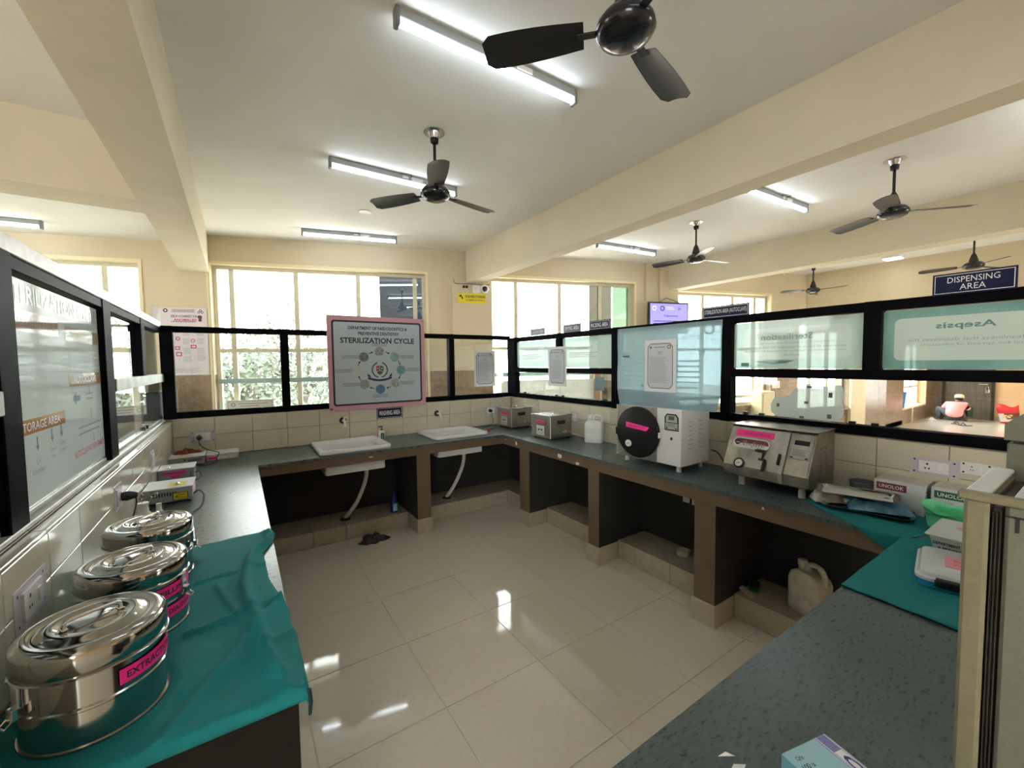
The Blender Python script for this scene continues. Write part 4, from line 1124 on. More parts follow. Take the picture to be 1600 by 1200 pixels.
# --- white metal chambers along the left wall
def chamber(name, label, x0, x1, y0, y1, z1, extra=None):
    t = thing(name, label, 'device', ((x0 + x1) / 2, (y0 + y1) / 2, ZT), group='white metal chambers along the left wall')
    b = MB(); b.rbox(x0, x1, y0, y1, ZT + .008, z1 - .004, .004); b.build('case', grey_paint, t)
    b = MB(); b.rbox(x0, x1 + .006, y0 - .002, y1, z1 - .006, z1, .002); b.build('lid', white_paint, t)
    for xx in (x0 + .02, x1 - .02):
        for yy in (y0 + .02, y1 - .02):
            b = MB(); b.cyl((xx, yy, ZT), (xx, yy, ZT + .010), .008, n=8); b.build('foot', rubber, t)
    return t
t = chamber('sterilizer_chamber', 'grey white metal chamber with a yellow warning sticker on its front', -.505, -.268, 3.26, 3.50, 1.032)
b = MB()
for k in range(9): b.rbox(-.455 + k * .013, -.449 + k * .013, 3.2585, 3.261, .982, 1.006, .0008)
b.build('vent_slot', black_m, t)
b = MB(); b.rbox(-.362, -.288, 3.2575, 3.2595, .952, .998, .0006); b.build('warning_sticker', yellow, t)
b = MB(basis((-.362, 3.257, .952), *RB)); frame(b, 0, .074, 0, .046, .003, .0002); put_text(b, 'Power', .045, .032, .010, None, .0004, .02); put_text(b, 'ON Warning', .043, .014, .009, .05, .0004, .02); b.add([(.008, .012, .0004), (.018, .03, .0004), (.022, .022, .0004), (.03, .036, .0004), (.02, .014, .0004), (.016, .02, .0004)], [(0, 1, 2, 3, 4, 5)]); b.build('lettering', ink, t)
b = MB(); b.rbox(-.39, -.30, 3.30, 3.40, 1.032, 1.0328, .0003); b.build('yellow_sticker', yellow, t)
b = MB(); b.lathe([(.012, 0), (.014, .008), (.004, .014)], (-.345, 3.33, 1.032), 12); b.build('lid_knob', chrome, t, smooth=50)
b = MB(); b.rbox(-.268, -.2655, 3.28, 3.48, .955, 1.02, .001); b.build('pink_side', P('pale pink label', (.78, .5, .55), .5), t)
t2 = chamber('sterilizer_chamber', 'white metal chamber with two pink labels, middle of the three by the wall', -.508, -.30, 3.86, 4.06, 1.030)
b = MB(); b.rbox(-.478, -.345, 3.857, 3.8598, .992, 1.012, .0006); b.rbox(-.435, -.385, 3.857, 3.8598, .966, .984, .0006); b.build('pink_label', pink, t2)
b = MB(basis((-.478, 3.8565, .992), *RB)); put_text(b, 'STERILE STORAGE', .066, .010, .010, .11, .0004, .01); b.build('lettering', maroon_print, t2)
b = MB(); b.tube([(-.318, 3.856, .995), (-.318, 3.846, .995), (-.318, 3.846, .955), (-.318, 3.856, .955)], .003, 6); b.build('door_handle', black_m, t2)
b = MB(); b.lathe([(.012, 0), (.014, .008), (.004, .014)], (-.45, 3.90, 1.030), 12); b.build('lid_knob', chrome, t2, smooth=50)
t3 = chamber('sterilizer_chamber', 'white metal chamber under the maroon rag in the counter corner', -.508, -.268, 4.40, 4.62, 1.015)
b = MB(); 
for k in range(9): b.rbox(-.375 + k * .0105, -.370 + k * .0105, 4.3985, 4.401, .972, .993, .0006)
b.rbox(-.405, -.390, 4.394, 4.401, .985, .995, .002); b.rbox(-.405, -.390, 4.394, 4.401, .955, .965, .002); b.build('vent_slot', black_m, t3)
b = MB(); b.rbox(-.45, -.35, 4.43, 4.47, 1.015, 1.0158, .0003); b.build('yellow_sticker', yellow, t3)
t = thing('white_case', 'long flat white case with pink label against the back wall', 'case', (-.14, 4.60, ZT))
b = MB(); b.rbox(-.262, -.022, 4.53, 4.70, ZT, .972, .004); b.build('case_body', P('cream white plastic', (.66, .62, .52), .4), t)
b = MB(); b.rbox(-.264, -.018, 4.526, 4.704, .974, 1.000, .006); b.build('lid', white_m, t)
b = MB(); b.rbox(-.262, -.18, 4.5275, 4.5295, .945, .968, .0006); b.build('pink_label', pink, t)
b = MB(basis((-.262, 4.527, .945), *RB)); put_text(b, 'TRAYS', .04, .011, .011, .05, .0004, .01); b.build('lettering', maroon_print, t)
def ragpile(name, label, c, rx, ry, h, mat, seed, cat='cloth', n=26):
    rr = random.Random(seed); ph = [rr.uniform(0, 6.28) for _ in range(6)]
    b = MB()
    def fn(u, v):
        a = 2 * math.pi * u; q = v
        k = 1 + .16 * math.sin(3 * a + ph[0]) + .10 * math.sin(5 * a + ph[1]) + .06 * math.sin(9 * a + ph[4])
        z = h * (1 - q ** 2) * (.55 + .3 * math.sin(2.5 * a + ph[2] + 4 * q) + .25 * math.sin(7 * q * 2 + a * 2 + ph[3])) + .003 * (1 - q)
        return (c[0] + rx * q * k * math.cos(a), c[1] + ry * q * k * math.sin(a), c[2] + max(.001, z))
    b.grid(lambda u, v: fn(u, 1 - v * .999), n * 2, n // 2, closed_u=True)
    o = b.build(name, mat, smooth=60); tag(o, label, cat); return o
ragpile('maroon_rag', 'crumpled maroon rag on the white chamber in the counter corner', (-.40, 4.58, 1.0155), .10, .05, .05, maroon, 3)
# flask with scissors behind the farthest drum
t = thing('plastic_flask', 'white plastic flask with scissors in its neck behind a steel drum', 'flask', (-.425, 2.86, ZT))
b = MB(); b.lathe([(.055, 0), (.058, .01), (.045, .05), (.022, .085), (.020, .115), (.023, .118), (.023, .13)], (-.44, 2.86, ZT), 20); b.build('flask_body', hdpe, t, smooth=50)
b = MB(); b.lathe([(.028, 0), (.030, .01), (.028, .06), (.012, .085), (.012, .12)], (-.375, 2.84, ZT), 16); b.build('spout_bottle', white_m, t, smooth=50)
t = thing('scissors', 'steel scissors standing upright in the white flask', 'scissors', (-.44, 2.86, ZT + .10))
b = MB(); b.tube([(-.44, 2.86, ZT + .06), (-.445, 2.86, ZT + .15)], .003, 6); b.tube([(-.455 + .016 * math.cos(a), 2.86, ZT + .167 + .016 * math.sin(a)) for a in [i * math.pi / 8 for i in range(17)]], .0025, 6); b.build('blade_and_ring', steel, t, smooth=60)
b = MB(); b.tube([(-.438, 2.862, ZT + .06), (-.405, 2.862, ZT + .15)], .003, 6); b.tube([(-.395 + .016 * math.cos(a), 2.862, ZT + .165 + .016 * math.sin(a)) for a in [i * math.pi / 8 for i in range(17)]], .0025, 6); b.build('blade_and_ring', steel, t, smooth=60)

# --- socket plates
def socket(label, o, fr, w_, h_, n=2, plug=False, plate=P('lilac grey plate', (.52, .49, .56), .4)):
    t, M = sheet('socket_plate', label, 'socket', o, *fr, w_, h_, plate, .010, .004)
    b = MB(M); b.prism(rrect(w_ * .20, w_ * .80, h_ * .17, h_ * .83, .004), 0, .006); b.build('module_plate', white_m, t)
    b = MB(M); b.prism(rrect(w_ * .60, w_ * .70, h_ * .34, h_ * .66, .003), .006, .010); b.build('switch', P('switch white', (.8, .8, .78), .3) if 'switch white' not in MATS else MATS['switch white'], t)
    b = MB(M)
    for dx, dy, q in ((0, .16, .0055), (-.075, -.10, .0045), (.075, -.10, .0045)): disc(b, w_ * .37 + dx * w_ * .5, h_ * .5 + dy * h_, q * w_ / .2, .0064, 10)
    for dx, dy in ((.10, .86), (.9, .86), (.10, .14), (.9, .14)): disc(b, w_ * dx, h_ * dy, .005, .0006, 10)
    b.build('hole', black_m, t)
    return t, M
_, _ = socket('lilac socket plate with black plug above the long white case', (-.392, 4.798, 1.065), RB, .20, .112)
_, _ = socket('lilac socket plate with black plug beside the second sink', (2.738, 4.798, 1.072), RB, .20, .118)
socket('socket plate without plug on the tiles beside the middle white chamber', (-.508, 3.64, 1.075), RL, .14, .128)
socket('socket plate with black plug above the white flask', (-.508, 2.655, 1.085), RL, .155, .122)
socket('large socket plate on the tiles beside the steel drums', (-.508, 1.59, 1.075), RL, .215, .115)
socket('small socket plate between the ultrasonic cleaner and the jug', (3.168, 3.55, 1.085), RR, .108, .128)
socket('lilac socket plate on the tiles above the white cartons', (3.168, .687, 1.128), RR, .195, .093)
socket('white socket plate next to the lilac one above the cartons', (3.168, .49, 1.165), RR, .113, .062, plate=white_m)
for k, y in enumerate((2.08, 1.995)):
    t, M = sheet('socket_plate', ('small white socket under the counter, farther from the brown pillar', 'small white socket under the counter, closer to the brown pillar')[k], 'socket', (3.153, y + .03, .565 - k * .005), *RR, .062, .072, white_m, .008, .004)
    b = MB(M); disc(b, .031, .05, .005, .0006, 8); disc(b, .022, .025, .004, .0006, 8); disc(b, .040, .025, .004, .0006, 8); disc(b, .05, .06, .003, .0006, 6); b.build('hole', black_m, t)
def plug(label, p, d, path):
    t = thing('power_plug', label, 'plug', p)
    p = Vector(p); d = Vector(d)
    b = MB(); b.tube([p, p + d * .02, p + d * .045, p + d * .06], [.020, .024, .018, .010], 12); b.build('plug_body', rubber, t, smooth=40)
    b = MB(); b.tube([p + d * .05] + [Vector(q) for q in path], .0035, 8, smooth=6); b.build('cord', rubber, t, smooth=60)
plug('black plug with a cord hanging over the long white case', (-.318, 4.788, 1.115), (0, -1, 0), [(-.315, 4.74, 1.06), (-.26, 4.66, 1.02), (-.19, 4.58, 1.006), (-.165, 4.52, 1.0), (-.185, 4.505, .96), (-.18, 4.44, .941), (-.25, 4.32, .940), (-.33, 4.36, .945)])
plug('black plug with a looping cord between second sink and corner cleaner', (2.812, 4.788, 1.135), (0, -1, 0), [(2.82, 4.735, 1.06), (2.82, 4.72, .98), (2.74, 4.70, .942), (2.62, 4.62, .940), (2.54, 4.52, .940), (2.56, 4.45, .940), (2.66, 4.46, .940), (2.74, 4.53, .940)])
plug('black plug over the white flask, its cord dropping behind the drum', (-.500, 2.745, 1.14), (1, 0, 0), [(-.445, 2.73, 1.10), (-.455, 2.66, 1.03), (-.47, 2.60, .97), (-.46, 2.5, .942)])
def cable(label, pts, r=.005, mat=rubber):
    b = MB(); b.tube(pts, r, 8, smooth=6); o = b.build('power_cable', mat, smooth=60); tag(o, label, 'cable')
cable('black cable looping beside the chamber with the warning sticker', [(-.265, 3.32, .965), (-.235, 3.30, .985), (-.205, 3.20, .975), (-.21, 3.08, .945), (-.25, 2.95, .941), (-.30, 2.80, .941)])
cable('black cord beside the middle white chamber', [(-.298, 3.95, .97), (-.27, 3.93, .975), (-.262, 3.88, .945), (-.29, 3.80, .940)], .003)
cable('black cord between the two autoclaves', [(3.05, 1.80, 1.08), (3.10, 1.77, 1.05), (3.10, 1.70, .95), (3.02, 1.62, .940), (3.0, 1.58, .941)], .004)

# --- taps, sinks
def tap():
    t = thing('water_tap', 'x', 'tap', group='white taps over the sinks')
    b = MB(); b.tube([(0, 0, 0), (0, -.012, 0)], [.036, .034], 20); b.build('flange', P('grimy black flange', (.03, .025, .022), .5), t, smooth=40)
    b = MB(); b.tube([(0, -.01, 0), (0, -.09, 0)], [.012, .013], 12); b.tube([(0, -.085, .004), (0, -.105, -.02), (.002, -.112, -.06)], [.013, .012, .010], 12); b.build('tap_body', white_m, t, smooth=50)
    b = MB(); b.cyl((0, -.078, .01), (0, -.078, .035), .010, n=10); b.rbox(-.010, .035, -.088, -.068, .032, .044, .004); b.build('tap_lever', white_m, kid(t, 'tap_body'))
    return t
t0 = tap(); t0['label'] = 'white tap with black flange above the first sink'; place(t0, (.945, 4.798, 1.165))
dup(t0, (2.055, 4.798, 1.155), 0, 'white tap with black flange above the second sink, near the corner')
def sink(label, x0, x1, y0, y1):
    t = thing('wash_basin', label, 'sink', ((x0 + x1) / 2, (y0 + y1) / 2, ZT), group='white rectangular sinks')
    zr = .978; wl_ = .035
    o = rrect(x0, x1, y0, y1, .03); i1 = rrect(x0 + wl_, x1 - wl_, y0 + wl_, y1 - wl_, .04); i2 = rrect(x0 + .075, x1 - .075, y0 + .075, y1 - .075, .05); ob = rrect(x0 + .05, x1 - .05, y0 + .05, y1 - .055, .03); o0 = rrect(x0 + .008, x1 - .008, y0 + .008, y1 - .008, .03); o1 = rrect(x0 + .004, x1 - .004, y0 + .004, y1 - .004, .03)
    n = len(o); loops = [(ob, .735), (ob, ZT + .001), (o0, ZT + .001), (o, ZT + .012), (o, zr - .008), (o1, zr), (i1, zr), (i1, zr - .01), (i2, .79)]
    v = []; f = []
    for lp, z in loops: v += [(x, y, z) for x, y in lp]
    for k in range(len(loops) - 1):
        for q in range(n): f.append((k * n + q, k * n + (q + 1) % n, (k + 1) * n + (q + 1) % n, (k + 1) * n + q))
    f.append(tuple(range(n - 1, -1, -1))); f.append(tuple((len(loops) - 1) * n + q for q in range(n)))
    b = MB(); b.add(v, f); b.build('basin', ceramic, t, smooth=35)
    b = MB(); b.lathe([(.028, 0), (.03, .003), (.018, .004)], ((x0 + x1) / 2, (y0 + y1) / 2, .790), 16); b.build('drain', chrome, kid(t, 'basin'), smooth=40)
    return t
s1 = sink('white rectangular sink below the pink edged board, with the pump bottle', .60, 1.262, 4.10, 4.715)
s2 = sink('white rectangular sink nearer the corner of the counter', 1.765, 2.425, 4.165, 4.745)
def waste(label, xa, ya, xb, yb):
    t = thing('waste_pipe', label, 'pipe', (xb, yb, .155), group='white waste pipes under the sinks')
    b = MB(); b.tube([(xa, ya, .735), (xa, ya, .62), (xa - .03, ya + .01, .50), (xa - .10, ya + .04, .33), (xb + .01, yb, .18), (xb, yb, .157)], .021, 12, smooth=6); b.build('hose', pvc, t, smooth=60)
    b = MB(); b.lathe([(.028, 0), (.03, .01), (.03, .05), (.024, .06)], (xa, ya, .675), 14); b.build('collar', pvc, t, smooth=40)
    b = MB(); b.lathe([(.055, 0), (.052, .008), (.03, .016)], (xb, yb, .155), 16); b.build('floor_boot', rubber, t, smooth=40)
waste('white waste pipe curving down under the first sink', 1.085, 4.42, .885, 4.53)
waste('white waste pipe curving down under the sink nearer the corner', 2.235, 4.44, 2.045, 4.535)

# --- bottles
t = thing('pump_bottle', 'white and green pump bottle standing on the rim of the first sink', 'bottle', (1.28, 4.60, ZT))
cx, cy = 1.305, 4.585
b = MB(); b.lathe([(.030, 0), (.034, .006), (.034, .085), (.028, .102), (.014, .112)], (cx, cy, ZT), 20, sy=.75); b.build('bottle_body', white_m, t, smooth=45)
b = MB(); b.lathe([(.013, .112), (.013, .128), (.004, .130), (.004, .148)], (cx, cy, ZT), 12); b.rbox(cx - .036, cx + .012, cy - .010, cy + .010, ZT + .146, ZT + .160, .004); b.build('pump_head', green_print, t)
b = MB(basis((cx - .018, cy - .0262, ZT + .02), *RB)); rect(b, 0, .036, .0, .065, .0008); b.build('label', green_print, t)
b = MB(basis((cx - .018, cy - .0262, ZT + .02), *RB)); put_text(b, 'DETTOL', .018, .033, .012, .05, .0014, .02, ang=math.pi / 2); b.build('lettering', white_ink, t)
t = thing('cleaner_bottle', 'deep blue cleaner bottle standing in the dark bay under the first sink', 'bottle', (1.375, 4.43, .155))
cx, cy = 1.375, 4.43
b = MB(); b.lathe([(.036, 0), (.040, .01), (.040, .11), (.032, .15), (.020, .18), (.016, .205)], (cx, cy, .155), 20, sy=.7); b.build('bottle_body', navy_bottle, t, smooth=45)
b = MB(); b.tube([(cx, cy, .36), (cx, cy, .385), (cx - .02, cy - .005, .41), (cx - .03, cy - .008, .435)], [.017, .014, .009], 10); b.build('nozzle', navy_bottle, t, smooth=50)
b = MB(basis((cx - .024, cy - .0292, .175), *RB)); rect(b, 0, .048, 0, .085, .001); b.build('label', cyan_print, t)
b = MB(basis((cx - .024, cy - .0292, .175), *RB)); rows(b, .005, .043, .01, .05, 4, 3, .0016, .4); put_text(b, 'CLEAN', .024, .066, .012, .036, .0016, .02); b.build('lettering', white_ink, t)
ragpile('black_mop_cloth', 'crumpled black cloth lying on the floor tiles by the plinth', (1.085, 4.215, .001), .135, .125, .065, P('wet black rag', (.020, .021, .023), .5, bump=.6, bscale=60), 11)
b = MB(); b.lathe([(.008, 0), (.020, .003), (.022, .016), (.012, .030), (.002, .033)], (2.535, 4.35, ZT), 14)
o = b.build('red_knob', red_m, smooth=50); tag(o, 'small red plastic knob on the worktop beside the second sink', 'knob')

# --- ultrasonic cleaners (front faces -x)
def ultrasonic():
    t = thing('ultrasonic_cleaner', 'x', 'cleaner', group='steel ultrasonic cleaners in the corner')
    W2, D, H0, H1 = .158, .32, .016, .25      # half width (y), depth (x), z range
    b = MB(); b.rbox(0, D, -W2, W2, H0, H1, .004); b.build('housing', steel_brush, t)
    for x in (.03, D - .03):
        for y in (-W2 + .03, W2 - .03):
            b = MB(); b.lathe([(.012, 0), (.014, .017)], (x, y, 0), 10); b.build('foot', rubber, t)
    b = MB(); b.rbox(-.012, D + .012, -W2 - .012, W2 + .012, H1, H1 + .008, .003); b.build('tank_rim', steel_brush, t)
    b = MB(); b.rbox(-.004, D + .004, -W2 - .004, W2 + .004, H1 + .008, H1 + .016, .004); b.build('lid', P('polished lid', (.70, .70, .70), .18, metal=1.0) if 'polished lid' not in MATS else MATS['polished lid'], t)
    b = MB(); b.tube([(D / 2 - .03, 0, H1 + .015), (D / 2 - .03, 0, H1 + .03), (D / 2 + .03, 0, H1 + .03), (D / 2 + .03, 0, H1 + .015)], .004, 6); b.build('lid_handle', chrome, t, smooth=50)
    F = basis((-.0005, W2, 0), (0, -1, 0), (0, 0, 1))          # front, x right
    b = MB(F); b.prism(rrect(.09, .215, .045, .145, .004), 0, .002); b.build('control_panel', P('panel white', (.60, .64, .62), .4) if 'panel white' not in MATS else MATS['panel white'], t)
    b = MB(F); rect(b, .115, .145, .095, .112, .0026); rect(b, .158, .188, .095, .112, .0026)
    for x in (.12, .14, .165, .185):
        for y in (.062, .076): disc(b, x, y, .005, .0026, 8)
    rows(b, .105, .20, .122, .136, 2, 4, .0026, .3); b.build('panel_print', ink, kid(t, 'control_panel'))
    b = MB(F); b.prism(rrect(.075, .235, .178, .203, .003), 0, .001); b.build('pink_label', pink, t)
    b = MB(F); put_text(b, 'ULTRASONIC CLEANER', .155, .190, .012, .13, .0016, .015); b.build('lettering', maroon_print, t)
    G = basis((0, -W2 - .0005, 0), (1, 0, 0), (0, 0, 1))       # side facing -y
    b = MB(G); b.prism(rrect(.10, .215, .165, .205, .004), -.001, .004); b.prism(rrect(.108, .207, .172, .198, .003), .004, .006); b.build('side_handle', black_m, t)
    b = MB(G)
    for y in (.05, .064, .078, .092):
        for x in (.06, .16, .225): b.prism(rrect(x, x + .055, y, y + .005, .002), 0, .003)
    b.build('vent', steel_brush, t)
    b = MB(); b.tube([(.205, -W2, .075), (.205, -W2 - .03, .075)], [.014, .010], 10); b.tube([(.205, -W2 - .02, .075), (.235, -W2 - .028, .070), (.29, -W2 - .03, .066)], .006, 8); b.rbox(.195, .215, -W2 - .034, -W2 - .022, .082, .095, .003); b.build('drain_valve', chrome, t, smooth=40)
    return t
u0 = ultrasonic(); u0['label'] = 'steel ultrasonic cleaner tucked in the corner beside the second sink'; place(u0, (2.848, 4.475, ZT), R(2))
u1 = dup(u0, (2.752, 3.585, ZT), R(3), 'steel ultrasonic cleaner nearer the white jug, with a pink label')
b = MB(); b.tube([(3.02, 3.39, 1.00), (3.06, 3.34, .985), (3.12, 3.25, .955), (3.15, 3.16, .942)], .005, 8, smooth=6); b.build('drain_hose', P('clear hose', (.55, .55, .52), .3), u1)

# --- white jerry can on the counter, dirty one below
def jug(label, loc, rz, mat, sc, capc, dirty=False):
    t = thing('jerry_can', label, 'can', loc, rz)
    a, c, h = .095 * sc, .065 * sc, .215 * sc
    b = MB()
    def ring(x, y, r, z): return [(p[0], p[1], z) for p in rrect(-x, x, -y, y, r, 4)]
    prof = [(a * .92, c * .9, 0), (a, c, .012), (a, c, h * .42), (a * .985, c * .98, h * .45), (a, c, h * .48), (a, c, h * .86), (a * .9, c * .9, h), (a * .55, c * .75, h * 1.10)]
    n = 20; N = len(rrect(-1, 1, -1, 1, .2, 4)); v = []; f = []
    for x, y, z in prof: v += ring(x, y, min(x, y) * .45, z)
    for k in range(len(prof) - 1):
        for q in range(N): f.append((k * N + q, k * N + (q + 1) % N, (k + 1) * N + (q + 1) % N, (k + 1) * N + q))
    f.append(tuple(range(N - 1, -1, -1))); f.append(tuple((len(prof) - 1) * N + q for q in range(N)))
    b.add(v, f); b.build('can_body', mat, t, smooth=50, local=True)
    b = MB(); b.tube([(a * .82, 0, h * .88), (a * .88, 0, h * 1.12), (a * .55, 0, h * 1.30), (-a * .0, 0, h * 1.28), (-a * .12, 0, h * 1.08)], [.016 * sc, .014 * sc], 10, smooth=4); b.build('handle', mat, t, smooth=60, local=True)
    b = MB(); b.lathe([(.020 * sc, h * 1.05), (.020 * sc, h * 1.18), (.024 * sc, h * 1.19), (.024 * sc, h * 1.32), (.02 * sc, h * 1.34)], (-a * .48, 0, 0), 16); b.build('cap', capc, t, smooth=40, local=True)
    if dirty:
        b = MB(basis((-a * .7, -c - .0008, h * .12), (1, 0, 0), (0, 0, 1))); frame(b, 0, a * 1.4, 0, h * .62, .003, .0004); rows(b, .01, a * 1.3, .01, h * .6, 9, 5, .0004, .3); b.build('label_print', P('worn label print', (.16, .15, .12), .7), t)
    return t
jug('white plastic jerry can between the ultrasonic cleaner and the round door autoclave', (3.085, 3.10, ZT), R(-62), hdpe, 1.0, white_m)
jc = jug('dirty white jerry can standing in the dark bay under the counter', (2.965, 1.085, .17), R(-108), hdpe_dirty, 1.12, hdpe_dirty)

# --- autoclave with the round black door
t = thing('autoclave', 'white autoclave with a round matt black door and pink label', 'autoclave', (2.93, 2.12, ZT))
X0 = 2.705
b = MB(); b.rbox(X0, 3.07, 1.83, 2.425, .985, 1.412, .004); b.build('cabinet', white_paint, t)
for x in (X0 + .05, 3.03):
    for y in (1.88, 2.375):
        b = MB(); b.lathe([(.019, 0), (.016, .05)], (x, y, ZT), 14); b.build('foot', dirty_white, t, smooth=40)
F = basis((X0 - .0005, 2.425, .985), (0, -1, 0), (0, 0, 1))
b = MB(F); b.prism([(.0, .0), (.385, 0), (.385, .427), (.0, .427)], -.002, .004); b.build('front_plate', steel_grimy, t)
yc, zc = 2.212, 1.203
b = MB(Matrix.Translation((X0, yc, zc)) @ Matrix.Rotation(R(-90), 4, 'Y'))
b.lathe([(.200, 0), (.205, .006), (.205, .034), (.198, .040), (.001, .046)], n=56, cap1=False); b.build('door', black_mat, t, smooth=40)
D = basis((X0 - .0475, yc - .02, zc), (0, -1, 0), (0, 0, 1))
b = MB(D); b.prism([(-.115, .035), (.085, .022), (.098, .032), (.115, .055), (-.115, .078)], 0, .001); b.build('pink_label', pink, t)
b = MB(D); put_text(b, 'STERILISED PRE VAC', -.005, .05, .016, .17, .0016, .015); b.build('lettering', maroon_print, t)
b = MB(Matrix.Translation((X0 - .044, yc + .068, zc - .098)) @ Matrix.Rotation(R(-90), 4, 'Y')); b.lathe([(.028, 0), (.028, .012), (.025, .013), (.001, .013)], n=24, cap1=False); b.build('pressure_gauge', white_m, t, smooth=40)
b = MB(basis((X0 - .0575, yc + .068, zc - .098), (0, -1, 0), (0, 0, 1))); b.quad((-.014, -.008, .001), (.012, .004, .001), (.010, .008, .001)); disc(b, 0, 0, .004, .001, 8); b.build('gauge_needle', ink, kid(t, 'pressure_gauge'))
b = MB(); b.rbox(X0 - .03, X0 + .002, 2.000, 2.045, 1.180, 1.225, .004); b.build('door_latch', white_m, t); b = MB(); b.rbox(X0 - .032, X0 - .0295, 2.012, 2.022, 1.194, 1.212, .001); b.build('latch_slot', ink, kid(t, 'door_latch'))
b = MB(); b.rbox(X0 - .02, X0 + .01, 2.418, 2.448, 1.155, 1.215, .004); b.build('hinge', black_m, t)
b = MB(); b.rbox(X0 - .015, X0, 2.426, 2.440, .985, 1.41, .002); b.build('hinge_strip', alu_raw, t)
b = MB(F); pp = [(.455, .265), (.575, .265), (.575, .365), (.555, .392), (.475, .392), (.455, .365)]; b.prism(pp, 0, .003); b.build('control_panel', black_m, t)
b = MB(F); b.prism([(.463, .275), (.567, .275), (.567, .322), (.463, .322)], .003, .0036); b.prism([(.467, .328), (.563, .328), (.563, .362), (.550, .382), (.480, .382), (.467, .362)], .003, .0036); b.build('panel_print', P('panel grey', (.40, .41, .40), .5), t)
b = MB(F); rect(b, .490, .540, .345, .375, .0042); b.build('display', P('lcd green', (.06, .10, .07), .3), t)
b = MB(F); rect(b, .468, .485, .279, .288, .0042); rect(b, .545, .562, .279, .288, .0042); rows(b, .472, .558, .292, .318, 3, 5, .0042, .3); b.build('panel_text', ink, kid(t, 'control_panel'))
b = MB(F); b.prism(rrect(.505, .530, .185, .228, .003), 0, .004); b.build('switch_bezel', white_m, t); b = MB(F); b.prism(rrect(.510, .525, .195, .215, .002), .004, .008); b.build('switch', black_m, t)
G = basis((X0, 1.8295, .985), (1, 0, 0), (0, 0, 1))
b = MB(G)
for cx in (.085, .215):
    for k in range(7): b.prism(rrect(cx, cx + .06, .13 + k * .034, .147 + k * .034, .004), 0, .008)
b.build('louvre', white_paint, t)
b = MB(G)
for cx in (.085, .215):
    for k in range(7): rect(b, cx + .004, cx + .056, .1265 + k * .034, .1305 + k * .034, .0045)
for x, y in ((.07, .02), (.30, .03), (.02, .2)): disc(b, x, y, .004, .0008, 8)
b.build('louvre_slot', ink, t)

# --- the smaller steel autoclave
t = thing('autoclave', 'grimy steel autoclave with oval maroon logo plate and black lever', 'autoclave', (2.96, 1.3, ZT))
prof = [(2.825, .992), (2.775, 1.015), (2.768, 1.075), (2.885, 1.318), (2.905, 1.330), (3.14, 1.330), (3.14, .992)]
MX = Matrix(((1, 0, 0, 0), (0, 0, 1, 0), (0, 1, 0, 0), (0, 0, 0, 1)))
def xz(t, name, y0, y1, pr, m):
    b = MB(MX); b.prism(pr, y0, y1); return b.build(name, m, t)
xz(t, 'cabinet', 1.035, 1.545, prof, steel_grimy)
def off(d): return [(2.825 - d, .992), (2.775 - d, 1.012), (2.768 - d, 1.075), (2.885 - d, 1.318), (2.905, 1.331), (2.90, 1.2), (2.83, 1.0)]
xz(t, 'door', 1.195, 1.535, off(.016), steel_grimy)
xz(t, 'door_edge', 1.172, 1.194, off(.020), alu_raw)
xz(t, 'control_front', 1.045, 1.168, off(.006), steel_grimy)
b = MB(); b.rbox(2.86, 3.15, 1.03, 1.55, 1.330, 1.336, .002); b.build('top_sheet', steel_brush, t)
for x, y in ((2.83, 1.09), (2.83, 1.45), (3.10, 1.09), (3.10, 1.45)):
    b = MB(); b.lathe([(.020, 0), (.018, .058)], (x, y, ZT), 14); b.build('foot', dirty_white, t, smooth=40)
upv = Vector((2.885 - 2.768, 0, 1.318 - 1.075)); L = upv.length; upv.normalize()
S_ = basis((2.768 - .0165, 1.535, 1.075), (0, -1, 0), upv)      # slanted door face: x right, y up along the slope
b = MB(S_); b.prism(rrect(.035, .275, .208, .252, .003), 0, .001); b.build('pink_label', pink, t)
b = MB(S_); put_text(b, 'DRY HEAT AUTOCLAVE', .17, .23, .016, .16, .0016, .01); b.build('lettering', maroon_print, t)
b = MB(S_); b.prism(rrect(.030, .262, .125, .196, .034, 8), 0, .003); b.build('logo_plate', white_m, t)
b = MB(S_); top = [p for p in rrect(.037, .255, .131, .190, .028, 8) if p[1] > .158]; b.add([(x, y, .0036) for x, y in [(.037, .158)] + [] + sorted(top, key=lambda q: q[0]) + [(.255, .158)]][::-1], [tuple(range(len(top) + 2))]); b.build('logo_band', P('dull maroon print', (.20, .035, .05), .4), kid(t, 'logo_plate'))
b = MB(S_); disc(b, .062, .160, .017, .0042, 18); b.build('logo_disc', navy, kid(t, 'logo_plate'))
b = MB(S_); put_text(b, 'CEI', .062, .160, .011, .022, .0048, .02); put_text(b, 'Enclave', .165, .158, .030, .135, .0050, .028); b.build('logo_outline', white_ink, kid(t, 'logo_plate'))
b = MB(S_); put_text(b, 'Enclave', .165, .158, .028, .132, .0056, .0); put_text(b, 'B - Class', .185, .138, .009, .06, .0045, .0); b.build('lettering', P('dark grey lettering', (.06, .06, .07), .5), kid(t, 'logo_plate'))
b = MB(S_); b.rbox(.185, .245, .112, .124, 0, .02, .003); b.rbox(.232, .242, .062, .114, .004, .014, .003); b.rbox(.218, .262, .058, .070, .004, .020, .003); b.rbox(.248, .264, -.012, .066, .006, .024, .004); b.build('lever', black_m, t)
b = MB(S_); b.rbox(.195, .250, .1205, .128, .0, .022, .003); b.build('lever_cap', P('maroon lever cap', (.16, .02, .025), .4), t)
b = MB(S_ @ Matrix.Translation((.105, .018, 0))); b.lathe([(.033, 0), (.034, .014), (.030, .017), (.024, .016)], n=28, cap1=False); b.build('gauge_ring', black_m, t, smooth=40)
